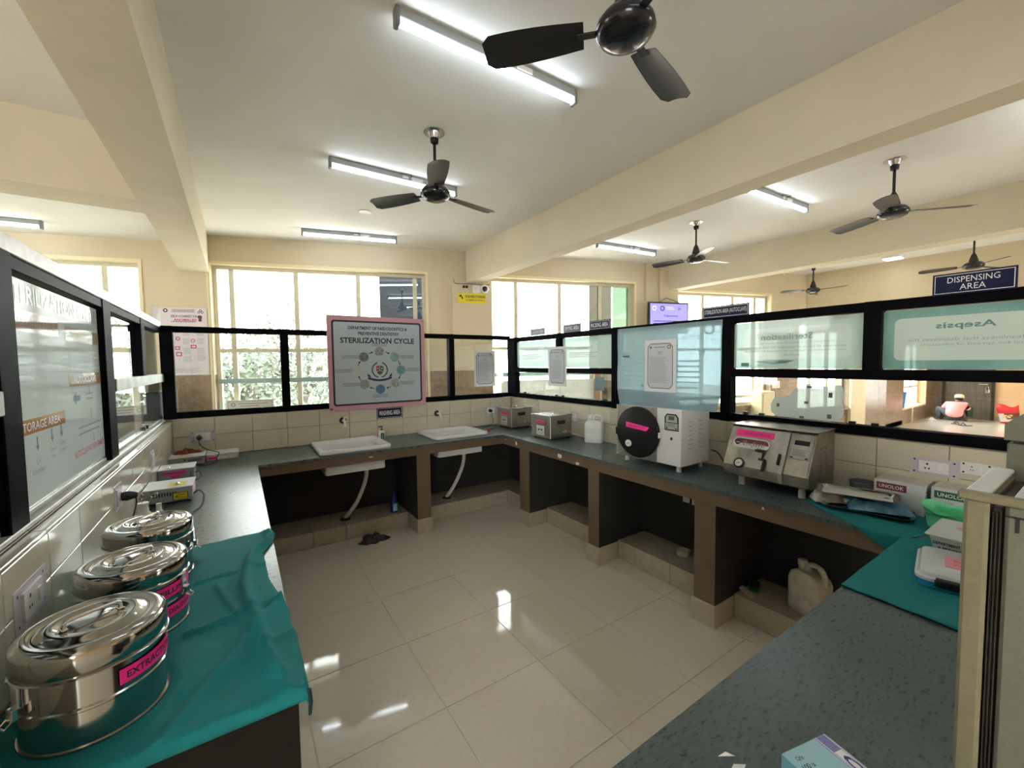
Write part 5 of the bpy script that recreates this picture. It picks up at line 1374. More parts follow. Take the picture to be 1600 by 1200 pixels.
b = MB(S_ @ Matrix.Translation((.105, .018, 0))); disc(b, 0, 0, .026, .0155, 24); b.build('gauge_dial', white_m, kid(t, 'gauge_ring'))
b = MB(S_ @ Matrix.Translation((.105, .018, 0))); b.quad((-.016, -.006, .0162), (-.014, -.009, .0162), (.014, .004, .0162)); disc(b, 0, 0, .004, .0164, 8)
for k in range(7):
    a = R(210 - 40 * k); disc(b, .020 * math.cos(a), .020 * math.sin(a), .0016, .0162, 6)
b.build('gauge_needle', ink, kid(t, 'gauge_ring'))
b = MB(S_); b.rbox(.326, .340, .05, .12, -.002, .016, .002); b.build('door_catch', black_m, t)
Q = basis((2.768 - .0065, 1.168, 1.075), (0, -1, 0), upv)
b = MB(Q); b.rbox(.025, .105, .195, .225, -.001, .002, .001); b.build('display', black_gloss, t)
b = MB(Q); b.rbox(.010, .118, .105, .165, -.001, .0015, .001); b.build('control_panel', P('panel green grey', (.42, .45, .42), .45), t)
b = MB(Q); frame(b, .010, .118, .105, .165, .002, .002); rect(b, .016, .032, .110, .119, .002); rect(b, .096, .112, .110, .119, .002); rows(b, .02, .10, .125, .158, 4, 6, .002, .25); b.build('panel_text', ink, kid(t, 'control_panel'))
b = MB(basis((2.90, 1.0345, 1.09), (1, 0, 0), (0, 0, 1)))
for x in (.03, .10):
    for k in range(5): b.prism(rrect(x, x + .045, k * .033, .012 + k * .033, .004), 0, .006)
b.build('louvre', steel_brush, t)

# --- right end: second cloths, trays, cartons, boxes
def flatcloth(name, label, poly, nz, z0, seed, drape=None):
    """cloth spread over a quad given as 4 corners, with creases"""
    rr = random.Random(seed); ph = [rr.uniform(0, 6.28) for _ in range(6)]
    A, B, C_, D_ = [Vector(p) for p in poly]
    def fn(u, v):
        p = (A * (1 - u) + B * u) * (1 - v) + (D_ * (1 - u) + C_ * u) * v
        z = z0 + .0015 + .0025 * (1 + math.sin(16 * u + 3 * v + ph[0])) * .5 + .002 * (1 + math.sin(21 * v + 6 * u + ph[1])) * .5
        x, y, dz = p.x, p.y, 0
        if drape: x, y, dz = drape(u, v, x, y)
        return (x, y, z + dz)
    b = MB(); b.grid(fn, nz, nz)
    o = b.build(name, teal_cloth, smooth=80); tag(o, label, 'cloth')
    so = o.modifiers.new('thick', 'SOLIDIFY'); so.thickness = .003; so.offset = 1
    return o
def drapeR(u, v, x, y):
    # the front edge slides over the counter lip between y = .6 and .86 and hangs
    dz = 0
    if x < 2.556:
        dz = -(2.556 - x) * .95; x = 2.5545 - .006 * math.sin(y * 30) - .004
    return x, y, dz
flatcloth('surgical_cloth', 'dark teal cloth under the steel trays, hanging over the counter lip', [(2.775, 1.05), (3.14, 1.02), (3.14, .42), (2.44, .578)], 60, ZT, 4, drapeR)
flatcloth('surgical_cloth', 'folded teal cloth under the lidded food box', [(2.53, .572), (1.835, .572), (1.80, .16), (3.12, .17)][::1], 50, ZT + .0008, 9)
def tray(name, label, c, rz, tilt, L_, W_, h, inner):
    t = thing(name, label, 'tray', c, 0, 'steel instrument trays')
    M = Matrix.Translation(c) @ Matrix.Rotation(rz, 4, 'Z') @ Matrix.Rotation(tilt, 4, 'X')
    o = rrect(-L_ / 2, L_ / 2, -W_ / 2, W_ / 2, .04, 6); i = rrect(-L_ / 2 + .012, L_ / 2 - .012, -W_ / 2 + .012, W_ / 2 - .012, .034, 6); i2 = rrect(-L_ / 2 + .03, L_ / 2 - .03, -W_ / 2 + .03, W_ / 2 - .03, .03, 6)
    n = len(o); lp = [(i2, 0), (i, h * .8), (o, h), (o, h + .003), (i, h + .001), (i2, .003)]
    v = []; f = []
    for q, z in lp: v += [(x, y, z) for x, y in q]
    for k in range(len(lp) - 1):
        for q in range(n): f.append((k * n + q, k * n + (q + 1) % n, (k + 1) * n + (q + 1) % n, (k + 1) * n + q))
    f.append(tuple(range(n - 1, -1, -1)))
    b = MB(M); b.add(v, f); b.build('tray_shell', steel, t, smooth=40)
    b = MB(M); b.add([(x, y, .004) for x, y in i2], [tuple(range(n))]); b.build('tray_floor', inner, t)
    return t, M
ta, Ma = tray('instrument_tray', 'lower steel instrument tray with a dark floor on the teal cloth', (2.84, .785, ZT + .009), R(-80), 0, .385, .20, .016, P('dark tray floor', (.01, .012, .014), .12))
tb, Mb_ = tray('instrument_tray', 'upper steel instrument tray lying slanted on the blue pouches', (2.825, .825, ZT + .088), R(-75), R(4), .36, .165, .014, P('bright tray floor', (.62, .60, .57), .45))  # pale matt floor colour stands in for the steel's bright reflection
def pouch(label, c, rz, L_, W_, h, mat, seed):
    t = thing('pouch', label, 'pouch', c, group='pouches between the trays')
    rr = random.Random(seed); M = Matrix.Translation(c) @ Matrix.Rotation(rz, 4, 'Z')
    def fn(u, v):
        e = (4 * u * (1 - u)) ** .5 * (4 * v * (1 - v)) ** .5
        return ((u - .5) * L_, (v - .5) * W_, .001 + h * e * (1 + .35 * math.sin(13 * u + seed) * math.sin(11 * v)))
    b = MB(M); b.grid(fn, 22, 14); b.grid(lambda u, v: ((.5 - u) * L_, (v - .5) * W_, .0), 2, 2); b.build('pouch_sheet', mat, t, smooth=60)
    return t
blue_film = P('crinkled blue pouch', (.03, .15, .36), .12, var=1, vscale=14, col2=(.22, .50, .68), bump=.5, bscale=60)
pouch('crinkled blue sterilization pouch sticking out between the two trays', (2.86, .735, ZT + .024), R(-66), .27, .125, .056, blue_film, 3)
pouch('white paper pouch at the far end of the upper tray', (2.84, .965, ZT + .018), R(-50), .15, .10, .075, P('white pouch paper', (.62, .60, .55), .5), 5)
t = thing('forceps', 'steel forceps resting in the lower tray', 'forceps', (2.83, .80, ZT + .017))
b = MB(); b.tube([(2.80, .88, ZT + .022), (2.835, .80, ZT + .026), (2.865, .71, ZT + .022)], .004, 6); b.tube([(2.81, .885, ZT + .022), (2.85, .80, ZT + .028), (2.867, .71, ZT + .022)], .004, 6); b.build('forceps_arm', chrome, t, smooth=60)
# string tie
b = MB(); b.tube([(2.80, .985, ZT + .03), (2.78, .955, ZT + .04), (2.80, .93, ZT + .03), (2.775, .94, ZT + .02)], .003, 6, smooth=5); o = b.build('string_tie', P('white string', (.7, .7, .7), .7), smooth=60); tag(o, 'white string tie at the left end of the trays', 'string')
def carton(label, x0, x1, y0, y1, z1, band, bands, txt2):
    t = thing('carton', label, 'box', ((x0 + x1) / 2, (y0 + y1) / 2, ZT + .004), group='white cartons by the right wall')
    b = MB(); b.rbox(x0, x1, y0, y1, ZT + .006, z1, .002); b.build('carton_body', card, t)
    b = MB(); b.box(x0 + .001, x1 - .001, y0 + .001, y1 - .001, z1, z1 + .001); b.build('carton_top', card_top, t)
    F = basis((x0 - .0005, y1, ZT), (0, -1, 0), (0, 0, 1)); h = z1 - ZT; w_ = y1 - y0
    b = MB(F); rect(b, .012, w_ * .66, h - .052, h - .014, .0006); b.build('printed_band', bands, t)
    b = MB(F); put_text(b, band, .012 + (w_ * .66 - .012) * .5, h - .033, .020, w_ * .50, .0012, .015); b.build('lettering', white_ink, t)
    b = MB(F)
    for k, s in enumerate(txt2): put_text(b, s, .014 + w_ * (.16 if k == 0 else .22), h - .070 - k * .017, .009, w_ * (.30 if k == 0 else .44), .0008, .01)
    b.build('small_print', ink_grey, t)
    b = MB(basis((x0, y1, z1 + .001), (0, -1, 0), (1, 0, 0))); rows(b, .02, w_ - .02, .02, (x1 - x0) - .03, 4, 7, .0006, .25); b.build('top_print', P('tan print', (.42, .30, .24), .6) if 'tan print' not in MATS else MATS['tan print'], t)
    b = MB(basis((x0, y0 - .0005, ZT), (1, 0, 0), (0, 0, 1))); rows(b, .02, (x1 - x0) - .02, .02, h - .03, 7, 9, .0006, .3); b.build('side_print', ink_grey, t)
carton('white carton with a maroon band behind the trays', 2.97, 3.165, .582, .79, 1.102, 'UNOLOK', P('maroon band', (.19, .035, .055), .5), ('SINGLE USE', 'HYPODERMIC SYRINGE'))
carton('white carton with a green band beside the grey refrigerator', 2.985, 3.165, .345, .562, 1.106, 'UNOLOK', green_print, ('SINGLE USE', 'LUER'))
b = MB(); b.lathe([(.045, 0), (.050, .004), (.062, .11), (.060, .112), (.047, .008), (.001, .007)], (3.07, .87, ZT + .002), 24, cap1=False); o = b.build('plastic_beaker', P('smoky clear plastic', (.14, .16, .17), .25), smooth=40); tag(o, 'smoky grey plastic beaker beside the maroon banded carton', 'beaker')
# mint plastic moulds
def mould(label, c, rz, sc, tilt):
    t = thing('plastic_mould', label, 'mould', c, group='mint green plastic moulds')
    M = Matrix.Translation(c) @ Matrix.Rotation(rz, 4, 'Z') @ Matrix.Rotation(tilt, 4, 'X')
    N = 28
    def rim(a):
        r_ = .075 * sc * (1 + .22 * math.cos(2 * a) + .10 * math.cos(3 * a + 1)); return r_ * math.cos(a), r_ * math.sin(a)
    v = []; f = []
    for q, z in ((.80, 0), (.92, .03), (1.0, .055), (1.04, .057), (.93, .052), (.86, .03), (.74, .006)):
        for k in range(N):
            x, y = rim(2 * math.pi * k / N); v.append((x * q, y * q, z * sc * (1 + .15 * math.cos(4 * math.pi * k / N))))
    for j in range(6):
        for k in range(N): f.append((j * N + k, j * N + (k + 1) % N, (j + 1) * N + (k + 1) % N, (j + 1) * N + k))
    f.append(tuple(range(N - 1, -1, -1))); f.append(tuple(6 * N + k for k in range(N)))
    b = MB(M); b.add(v, f); b.build('mould_shell', mint, t, smooth=50)
mould('mint green plastic mould lying tilted against the green banded carton', (2.83, .485, ZT + .012), R(20), 1.1, R(8)); mould('mint green plastic mould stacked on top of the other mould', (2.84, .475, ZT + .060), R(75), .98, R(-14))
# frosted tub with department label
t = thing('plastic_tub', 'frosted lidded tub with black department lettering and pink paper', 'tub', (2.55, .35, ZT + .006))
def taper(b, x0, x1, y0, y1, z0, z1, d, m=None):
    v = [(x0 + d, y0 + d, z0), (x1 - d, y0 + d, z0), (x1 - d, y1 - d, z0), (x0 + d, y1 - d, z0), (x0, y0, z1), (x1, y0, z1), (x1, y1, z1), (x0, y1, z1)]
    b.add(v, [(3, 2, 1, 0), (4, 5, 6, 7), (0, 1, 5, 4), (1, 2, 6, 5), (2, 3, 7, 6), (3, 0, 4, 7)], m)
b = MB(); taper(b, 2.405, 2.66, .225, .452, ZT + .008, 1.032, .016); b.build('tub_body', tub_m, t)
b = MB(); b.rbox(2.392, 2.672, .212, .466, 1.032, 1.042, .004); b.build('tub_lid', tub_m, t)
b = MB(); b.add([(2.43, .24, 1.0432), (2.64, .24, 1.0432), (2.65, .36, 1.0432), (2.55, .40, 1.0432), (2.46, .33, 1.0432)], [(0, 1, 2, 3, 4)]); b.build('pink_paper', pinkpaper, t)
fn_ = Vector((-.016 / .085, 0, 0))
b = MB(basis((2.4085, .452, ZT + .012), (0, -1, 0), Vector((-.14, 0, 1)))); put_text(b, 'DEPARTMENT OF PAEDODONTICS', .112, .062, .013, .20, .002, .035); put_text(b, '& PREVENTIVE DENTISTRY', .112, .042, .013, .17, .002, .035); put_text(b, 'Burs', .09, .018, .010, None, .002, .02); b.build('lettering', ink, t)
# food box with clip lid
t = thing('food_box', 'clear lidded food box with blue base, black clip and pink paper', 'box', (2.24, .34, ZT + .006))
Mx = Matrix.Translation((2.235, .345, ZT + .007)) @ Matrix.Rotation(R(10), 4, 'Z')
b = MB(Mx); b.prism(rrect(-.155, .155, -.10, .10, .035, 6), 0, .026); b.build('base', P('translucent blue base', (.03, .30, .62), .25), t)
b = MB(Mx); v = []; f = []; lp = [(rrect(-.165, .165, -.108, .108, .04, 6), .026), (rrect(-.165, .165, -.108, .108, .04, 6), .036), (rrect(-.155, .155, -.10, .10, .036, 6), .040), (rrect(-.15, .15, -.094, .094, .034, 6), .052), (rrect(-.14, .14, -.085, .085, .03, 6), .055)]
n = len(lp[0][0])
for q, z in lp: v += [(x, y, z) for x, y in q]
for k in range(len(lp) - 1):
    for q in range(n): f.append((k * n + q, k * n + (q + 1) % n, (k + 1) * n + (q + 1) % n, (k + 1) * n + q))
f.append(tuple(range(n - 1, -1, -1))); f.append(tuple(4 * n + q for q in range(n)))
b.add(v, f); b.build('lid', P('clear lid', (.62, .66, .70), .15), t, smooth=35)
b = MB(Mx); b.rbox(-.172, -.162, -.055, .055, .012, .040, .004); b.rbox(-.172, -.150, -.052, .052, .036, .042, .003); b.build('clip', black_m, t)
b = MB(Mx); b.rbox(-.06, .06, -.07, .03, .055, .0562, .0004); b.build('pink_paper', pinkpaper, t)
b = MB(Mx @ Matrix.Translation((0, 0, .0564)) @ Matrix.Rotation(R(-90), 4, 'Z')); put_text(b, 'Bands', .02, .02, .016, None, .0006, .01); put_text(b, 'Wires', .02, -.02, .016, None, .0006, .01); b.build('lettering', P('red handwriting', (.45, .03, .08), .6), t)

# --- glove box at the bottom edge
t = thing('glove_box', 'pale blue glove carton on the worktop at the bottom edge of the photo', 'box', (.94, .24, ZT))
ang = math.atan2(.028, -.117)
Mg = Matrix.Translation((.968, .322, ZT)) @ Matrix.Rotation(R(166.5), 4, 'Z')       # local x along the short end, local y towards the camera
b = MB(Mg); b.box(0, .122, 0, .235, 0, .080, 0); 
b.build('carton_body', glove_blue, t)
b = MB(Mg); b.box(.1218, .1226, .001, .234, .001, .0795); b.build('carton_side', glove_side, t)
b = MB(Mg); b.box(.002, .030, .001, .234, .080, .0806); b.build('violet_band', P('violet print', (.20, .20, .48), .5), t)
b = MB(Mg @ Matrix.Translation((0, 0, .0806)))
rect(b, .003, .005, .0, .235, .0004); rect(b, .027, .029, .0, .235, .0004); rect(b, .0065, .0255, .035, .225, .0006); b.build('white_print', white_ink, t)
b = MB(Mg @ Matrix.Translation((.016, .13, .0806)) @ Matrix.Rotation(R(90), 4, 'Z')); put_text(b, 'CIDNIX', 0, 0, .0175, .17, .0010, .03); b.build('lettering', P('deep blue lettering', (.02, .03, .22), .5), t)
b = MB(Mg @ Matrix.Translation((.098, .025, .0802)) @ Matrix.Rotation(R(180), 4, 'Z')); put_text(b, 'Qty.', 0, .006, .010, None, .0004, .02); put_text(b, '100 u', 0, -.010, .010, None, .0004, .02); b.build('lettering', P('dark blue green print', (.01, .10, .16), .5), t)
b = MB(); b.add([(.795, .425, ZT + .001), (.83, .432, ZT + .001), (.845, .415, ZT + .006), (.81, .405, ZT + .003)], [(0, 1, 2, 3)]); b.add([(.82, .46, ZT + .001), (.84, .455, ZT + .004), (.85, .44, ZT + .001)], [(0, 1, 2)]); o = b.build('paper_scrap', paper); tag(o, 'tiny torn white paper scrap beside the blue glove carton', 'scrap')
so = o.modifiers.new('thick', 'SOLIDIFY'); so.thickness = .0008

# --- refrigerator and the cabinet behind it
t = thing('refrigerator', 'grey enamel refrigerator with a yellowed door, cut by the photo edge', 'refrigerator', (1.34, -.1, 0))
fx0, fx1 = 1.197, 1.52
b = MB(); b.rbox(fx0, fx1, .1445, .179, .05, 1.500, .006); b.build('door', fridge_door_m, t)
b = MB(); b.rbox(fx0 + .012, fx1 - .01, .1265, .143, .06, 1.488, .003); b.build('gasket', gasket_m, t)
for k in range(3):
    b = MB(); b.box(fx0 + .006, fx0 + .0125, .129 + k * .005, .131 + k * .005, .06, 1.48); b.build('gasket_ridge', gasket_m, t)
b = MB(); b.rbox(fx0, fx1, -.36, .125, .03, 1.500, .006); b.build('body', fridge_m, t)
b = MB(); b.rbox(fx0 + .022, fx1, .147, .181, 1.502, 1.512, .003); b.build('door_top', fridge_top_m, t)
b = MB(); b.rbox(fx0 + .022, fx1, -.36, .118, 1.502, 1.512, .003); b.build('body_top', fridge_top_m, t)
b = MB(); b.rbox(fx0 - .006, fx0 + .02, -.36, .187, 1.497, 1.513, .003); b.build('top_trim', fridge_door_m, t)
b = MB(basis((fx0 - .0008, .123, 1.430), (0, -1, 0), (0, 0, 1))); put_text(b, 'T', .014, .035, .030, .030, .0008); b.build('lettering', ink, t)
for x, y in ((fx0 + .04, .08), (fx1 - .04, .08), (fx0 + .04, -.3), (fx1 - .04, -.3)):
    b = MB(); b.lathe([(.02, 0), (.018, .035)], (x, y, 0), 12); b.build('foot', rubber, t)
t = thing('grey_cabinet', 'taller grey cabinet with a sloped lid behind the refrigerator', 'cabinet', (1.75, 0, 0))
b = MB(); b.rbox(1.60, 1.9, -.30, .1695, 0, 1.563, .004); b.build('cabinet_body', fridge_m, t)
v = [(1.595, -.30, 1.57), (1.91, -.30, 1.57), (1.91, .174, 1.57), (1.595, .174, 1.57), (1.595, -.30, 1.72), (1.91, -.30, 1.72), (1.91, .174, 1.61), (1.595, .174, 1.61)]
b = MB(); b.add(v, [(3, 2, 1, 0), (4, 5, 6, 7), (0, 1, 5, 4), (1, 2, 6, 5), (2, 3, 7, 6), (3, 0, 4, 7)]); b.build('lid', fridge_m, t)
b = MB(); b.rbox(1.60, 1.9, -.29, .16, 1.562, 1.571, .002); b.build('lid_seal', gasket_m, t)

b = MB(); b.rbox(3.02, 3.165, 4.70, 4.795, 1.3005, 1.306, .002); o = b.build('paper_strip', paper); tag(o, 'white paper strip lying on the tile ledge in front of the corner post', 'paper')
# --- bits under the counter
b = MB(); b.lathe([(.036, 0), (.050, .002), (.050, .042), (.036, .044)], (3.015, 2.01, .17), 28, cap0=False, cap1=False); b.lathe([(.036, .044), (.036, 0)], (3.015, 2.01, .17), 28, cap0=False, cap1=False)
o = b.build('tape_ring', hdpe_dirty, smooth=40); tag(o, 'dusty pale ring lying on the plinth under the white autoclave', 'ring')
b = MB(Matrix.Translation((2.875, 1.43, .1705)) @ Matrix.Rotation(R(60), 4, 'Z')); b.prism(rrect(-.07, .07, -.022, .022, .02), 0, .012); o = b.build('white_sole', dirty_white); tag(o, 'flat white sole shaped pad on the plinth near the dirty jerry can', 'pad')
t = thing('green_pack', 'small crumpled green and black pack in the dark bay under the counter', 'pack', (2.96, 1.43, .17))
b = MB(Matrix.Translation((2.96, 1.42, .17)) @ Matrix.Rotation(R(25), 4, 'Z')); b.rbox(-.05, .05, -.03, .03, 0, .045, .008); b.build('pack_body', green_print, t); b = MB(Matrix.Translation((2.96, 1.42, .17)) @ Matrix.Rotation(R(25), 4, 'Z')); b.rbox(-.07, .02, -.035, .025, .045, .05, .002); b.build('pack_flap', black_m, t)

# --- clutter beyond the left partition
t = thing('cream_cabinet', 'cream cabinet seen through the pane below the steel middle rail', 'cabinet', (-1.75, 7.2, 0))
b = MB(); b.rbox(-2.5, -1.42, 7.05, 7.55, .82, 1.42, .01); b.build('carcass', paint_cream, t); b = MB(); b.rbox(-2.30, -1.80, 7.03, 7.05, .95, 1.36, .006); b.build('door', paint_cream, t); b = MB(); b.rbox(-2.45, -1.5, 7.1, 7.5, 0, .82, .01); b.build('stand', under_m, t)
t = thing('labelled_crate', 'grey printed crate below the cream cabinet', 'crate', (-1.7, 6.2, 0))
b = MB(); b.rbox(-2.2, -1.25, 6.0, 6.5, .5, .92, .01); b.build('crate_body', P('grey crate', (.28, .28, .26), .6), t)
b = MB(basis((-2.2, 5.998, .5), *RB)); put_text(b, 'KEEP CLEAN', .5, .14, .08, .6, .001, .02); rows(b, .1, .85, .22, .36, 2, 4, .001, .5); b.build('lettering', P('pale print', (.6, .6, .58), .6), t); b = MB(); b.rbox(-2.15, -1.3, 6.05, 6.45, 0, .5, .02); b.build('base', under_m, t)
t = thing('dark_cupboard', 'dark cupboard behind the lower pane next to the corner post', 'cupboard', (-.95, 6.6, 0))
b = MB(); b.rbox(-1.22, -.66, 6.35, 6.9, .03, 1.48, .01); b.build('carcass', P('dark green grey', (.035, .045, .045), .35), t); b = MB(); b.rbox(-1.20, -.95, 6.335, 6.35, .06, 1.45, .004); b.rbox(-.93, -.68, 6.335, 6.35, .06, 1.45, .004); b.build('door', P('dark grey door', (.045, .055, .055), .3), t); b = MB(); b.box(-1.2, -.68, 6.37, 6.88, 0, .03); b.build('base', under_m, t)

# --- far corridor: person, sack, sandals, bucket
t = thing('person', 'person in pink shirt and cream cap squatting by the dark corridor door, seen from behind', 'person', (16.65, 2.72, 0))
def skin_body(name, pts, edges, rad, mat, par, lv=2, root=0):
    me = bpy.data.meshes.new(name); me.from_pydata(pts, edges, []); me.materials.append(mat)
    o = bpy.data.objects.new(name, me); COL.objects.link(o)
    s = o.modifiers.new('skin', 'SKIN'); s.use_smooth_shade = True
    for i, r_ in enumerate(rad):
        q = me.skin_vertices[0].data[i]; q.radius = (r_, r_) if not isinstance(r_, tuple) else r_; q.use_root = (i == root)
    u = o.modifiers.new('sub', 'SUBSURF'); u.levels = lv; u.render_levels = lv
    dg = bpy.context.evaluated_depsgraph_get(); m2 = bpy.data.meshes.new_from_object(o.evaluated_get(dg))
    bpy.data.objects.remove(o); bpy.data.meshes.remove(me); m2.name = name
    for p in m2.polygons: p.use_smooth = True
    m2.materials.clear(); m2.materials.append(mat)
    o = bpy.data.objects.new(name, m2); COL.objects.link(o); o.parent = par; WM[o.name] = WM[par.name]
    return o
# local frame: faces +x (towards the door), +y is his left
legs = [(-.02, 0, .15), (.02, .09, .15), (.02, -.08, .15), (.20, .38, .33), (.32, -.10, .38), (.10, .34, .09), (.14, -.13, .08), (.22, .36, .035), (.28, -.16, .035)]
skin_body('trousers', legs, [(0, 1), (0, 2), (1, 3), (2, 4), (3, 5), (4, 6), (5, 7), (6, 8)], [.13, .10, .10, .085, .08, .055, .055, .04, .04], trouser, t)
torso = [(-.10, 0, .10), (-.12, 0, .24), (-.07, 0, .39), (.02, 0, .47), (.05, .16, .455), (.05, -.16, .455), (.15, .26, .32), (.17, -.23, .31)]
skin_body('shirt', torso, [(0, 1), (1, 2), (2, 3), (3, 4), (3, 5), (4, 6), (5, 7)], [(.17, .20), (.20, .22), (.18, .20), (.11, .12), .085, .085, .065, .065], shirt, t)
body = [(.05, 0, .48), (.10, -.03, .545), (.14, -.045, .60), (.15, -.045, .655), (.19, -.05, .60)]
skin_body('head', body, [(0, 1), (1, 2), (2, 3), (2, 4)], [.055, .052, .082, .075, .04], skin, t)
skin_body('forearm', [(.15, .24, .33), (.32, .16, .22), (.40, .12, .16)], [(0, 1), (1, 2)], [.045, .035, .035], skin, t); skin_body('forearm', [(.17, -.22, .32), (.33, -.12, .22), (.40, -.06, .16)], [(0, 1), (1, 2)], [.045, .035, .035], skin, t)
for sy in (.12, -.06):
    for k in range(5):
        a = (k - 2) * .35
        skin_body('finger', [(.41, sy, .155), (.44, sy + math.sin(a) * .03, .135), (.455, sy + math.sin(a) * .045, .105)], [(0, 1), (1, 2)], [.011, .010, .008], skin, t, 1)
for sy in (.305, -.172): skin_body('foot', [(.14, sy, .035), (.24, sy, .03), (.33, sy, .022)], [(0, 1), (1, 2)], [.038, .042, .030], skin, t)
b = MB(WM[t.name] @ Matrix.Translation((.145, -.045, .655)) @ Matrix.Rotation(R(12), 4, 'Y')); b.lathe([(.088, -.03), (.096, -.02), (.098, .02), (.092, .05), (.06, .075), (.001, .085)], n=24, cap1=False); b.build('cap', capm, t, smooth=60)
b = MB(WM[t.name] @ Matrix.Translation((.135, -.045, .62))); b.lathe([(.05, -.06), (.082, -.04), (.090, 0), (.086, .02)], n=20); b.build('hair', hair_m, t, smooth=60)
b = MB(WM[t.name]); b.lathe([(.05, 0), (.075, .10), (.07, .22), (.05, .28)], (.20, -.24, .12), 14); o = b.build('sleeve_cloth', P('dark green cloth', (.01, .05, .03), .8), t, smooth=60)
t = thing('paper_sack', 'red white and brown printed sack leaning by the tan corridor wall', 'sack', (17.05, 1.78, 0))
Ms = Matrix.Translation((17.05, 1.77, 0)) @ Matrix.Rotation(R(-8), 4, 'X')
def sack(u, v, s):
    e = (4 * u * (1 - u)) ** .5 * max(0, (1 - (2 * v - .9) ** 2)) ** .5
    wv = .17 + .03 * v; zz = v * .47 + (.05 * math.sin(u * 6.5) if v > .8 else 0) * (v - .8) * 5
    return (s * .09 * e + .03 * math.sin(v * 5) , (.5 - u) * 2 * wv * (1 if v < .9 else 1.03), zz + .004)
sackm = [P('sack red', (.62, .02, .03), .45), P('sack white', (.75, .70, .68), .5), P('sack brown', (.16, .05, .03), .5), P('sack yellow', (.75, .55, .25), .5)]
for s in (-1, 1):
    b = MB(Ms); b.grid(lambda u, v: sack(u if s < 0 else 1 - u, v, s), 24, 24)
    for k in range(len(b.f)):
        uu, vv = (k % 23) / 22, (k // 23) / 22
        q = 0
        if vv < .06: q = 0
        elif vv < .22: q = 1
        elif vv < .55: q = 2 if uu > .30 + .3 * (.55 - vv) else 1
        if .28 < vv < .46 and .2 < uu < .72 and (int(uu * 11) + int(vv * 16)) % 3: q = 3
        b.mi[k] = q
    b.build('sack_skin', sackm, t, smooth=60)
def sandal(label, x, y, rz):
    t = thing('sandal', label, 'sandal', (x, y, 0), rz, 'pair of dark sandals on the corridor floor')
    b = MB(WM[t.name]); b.prism(rrect(-.13, .13, -.045, .045, .04), 0, .022); b.build('sole', P('grey sole', (.16, .16, .17), .7) if 'grey sole' not in MATS else MATS['grey sole'], t)
    b = MB(WM[t.name]); b.tube([(-.02, -.04, .02), (.04, 0, .075), (.0, .04, .02)], .012, 6, smooth=3); b.tube([(.04, 0, .075), (.09, 0, .022)], .008, 6); b.build('strap', black_m, t)
sandal('dark sandal on the corridor floor, closer to the squatting person', 15.75, 2.53, R(60)); sandal('dark sandal on the corridor floor, closer to the red sack', 15.6, 2.36, R(120))
ragpile('white_cloth', 'crumpled white cloth on the corridor floor beside the squatting person', (16.45, 3.15, .001), .13, .10, .07, paper, 21)
t = thing('blue_bucket', 'blue plastic bucket standing on the corridor window sill', 'bucket', (14.86, 3.46, .425))
b = MB(); b.lathe([(.085, 0), (.120, .40), (.130, .40), (.130, .43), (.118, .43), (.082, .02), (.001, .02)], (14.86, 3.46, .426), 24, cap1=False); b.build('bucket_shell', blue_m, t, smooth=40)
b = MB(); b.tube([(14.86 - .125, 3.46, .84), (14.86, 3.36, .72), (14.86 + .125, 3.46, .84)], .006, 6, smooth=6); b.build('handle', chrome, t, smooth=60)
b = MB(); b.cyl((15.35, 3.32, 0), (15.35, 3.32, .40), .016, n=8); o = b.build('standing_pipe', paint_cream); tag(o, 'thin cream pipe standing below the corridor window', 'pipe')
t = thing('cream_meter_box', 'tall cream box on the wall between the far windows', 'box', (9.3, 4.35, 0))
b = MB(MW); b.rbox(9.30, 9.66, -.30, -.012, .0, 1.10, .01); b.build('box_body', paint_cream, t); b = MB(MW); b.rbox(9.33, 9.63, -.315, -.30, .1, 1.05, .005); b.build('door', paint_cream, t)
M, p = wall_frame(9.88, -.02, 1.14)
t = thing('wall_switch', 'white wall switch on the granite pillar behind the foam sheet', 'switch', p)
b = MB(M); b.prism(rrect(0, .22, 0, .16, .01), -.012, .015); b.build('plate', white_m, t); b = MB(M); b.tube([(.10, 0, .01), (.16, -.25, .01), (.10, -.6, .01)], .008, 5, smooth=4); b.build('cord', white_m, t)
# posters hung low on the window grille of the right bay
M, p = wall_frame(3.7, -.10, .80)
t = thing('window_banner', 'long pale printed banner across the lower half of the corner window', 'banner', p)
b = MB(M); b.quad((0, 0, 0), (1.95, 0, 0), (1.95, .66, 0), (0, .66, 0)); b.build('banner_sheet', FILM('banner print', (.66, .68, .62), see=0, tl=.07), t)
b = MB(M)
rr = random.Random(4)
for k in range(40):
    x_, y_ = rr.uniform(.05, 1.8), rr.uniform(.06, .6); b.tube([(x_, y_, .003), (x_ + rr.uniform(.02, .1), y_ + rr.uniform(-.03, .03), .003), (x_ + rr.uniform(.05, .15), y_ + rr.uniform(-.04, .04), .003)], .004, 4)
b.build('print_lines', P('pale grey print', (.42, .5, .45), .6), t)
b = MB(M); rect(b, .12, .42, .06, .25, .001); rect(b, .55, .85, .05, .28, .001); b.build('pink_print', P('pale pink print', (.7, .42, .42), .6), t)
M, p = wall_frame(5.48, -.16, .85)
t = thing('cupboard_panel', 'brown panel with dark blue display behind the jug at the corner window', 'cupboard', p)
b = MB(M); b.box(0, .12, -.3, .72, -.03, .0); b.build('panel', P('tan wood', (.42, .24, .11), .5), t); b = MB(M); b.box(.0, .18, .38, .64, 0, .03); b.build('display', P('blue grey display', (.10, .18, .22), .3), t); b = MB(M); b.box(.50, .58, -.3, .72, -.03, .0); b.build('dark_board', under_m, t)
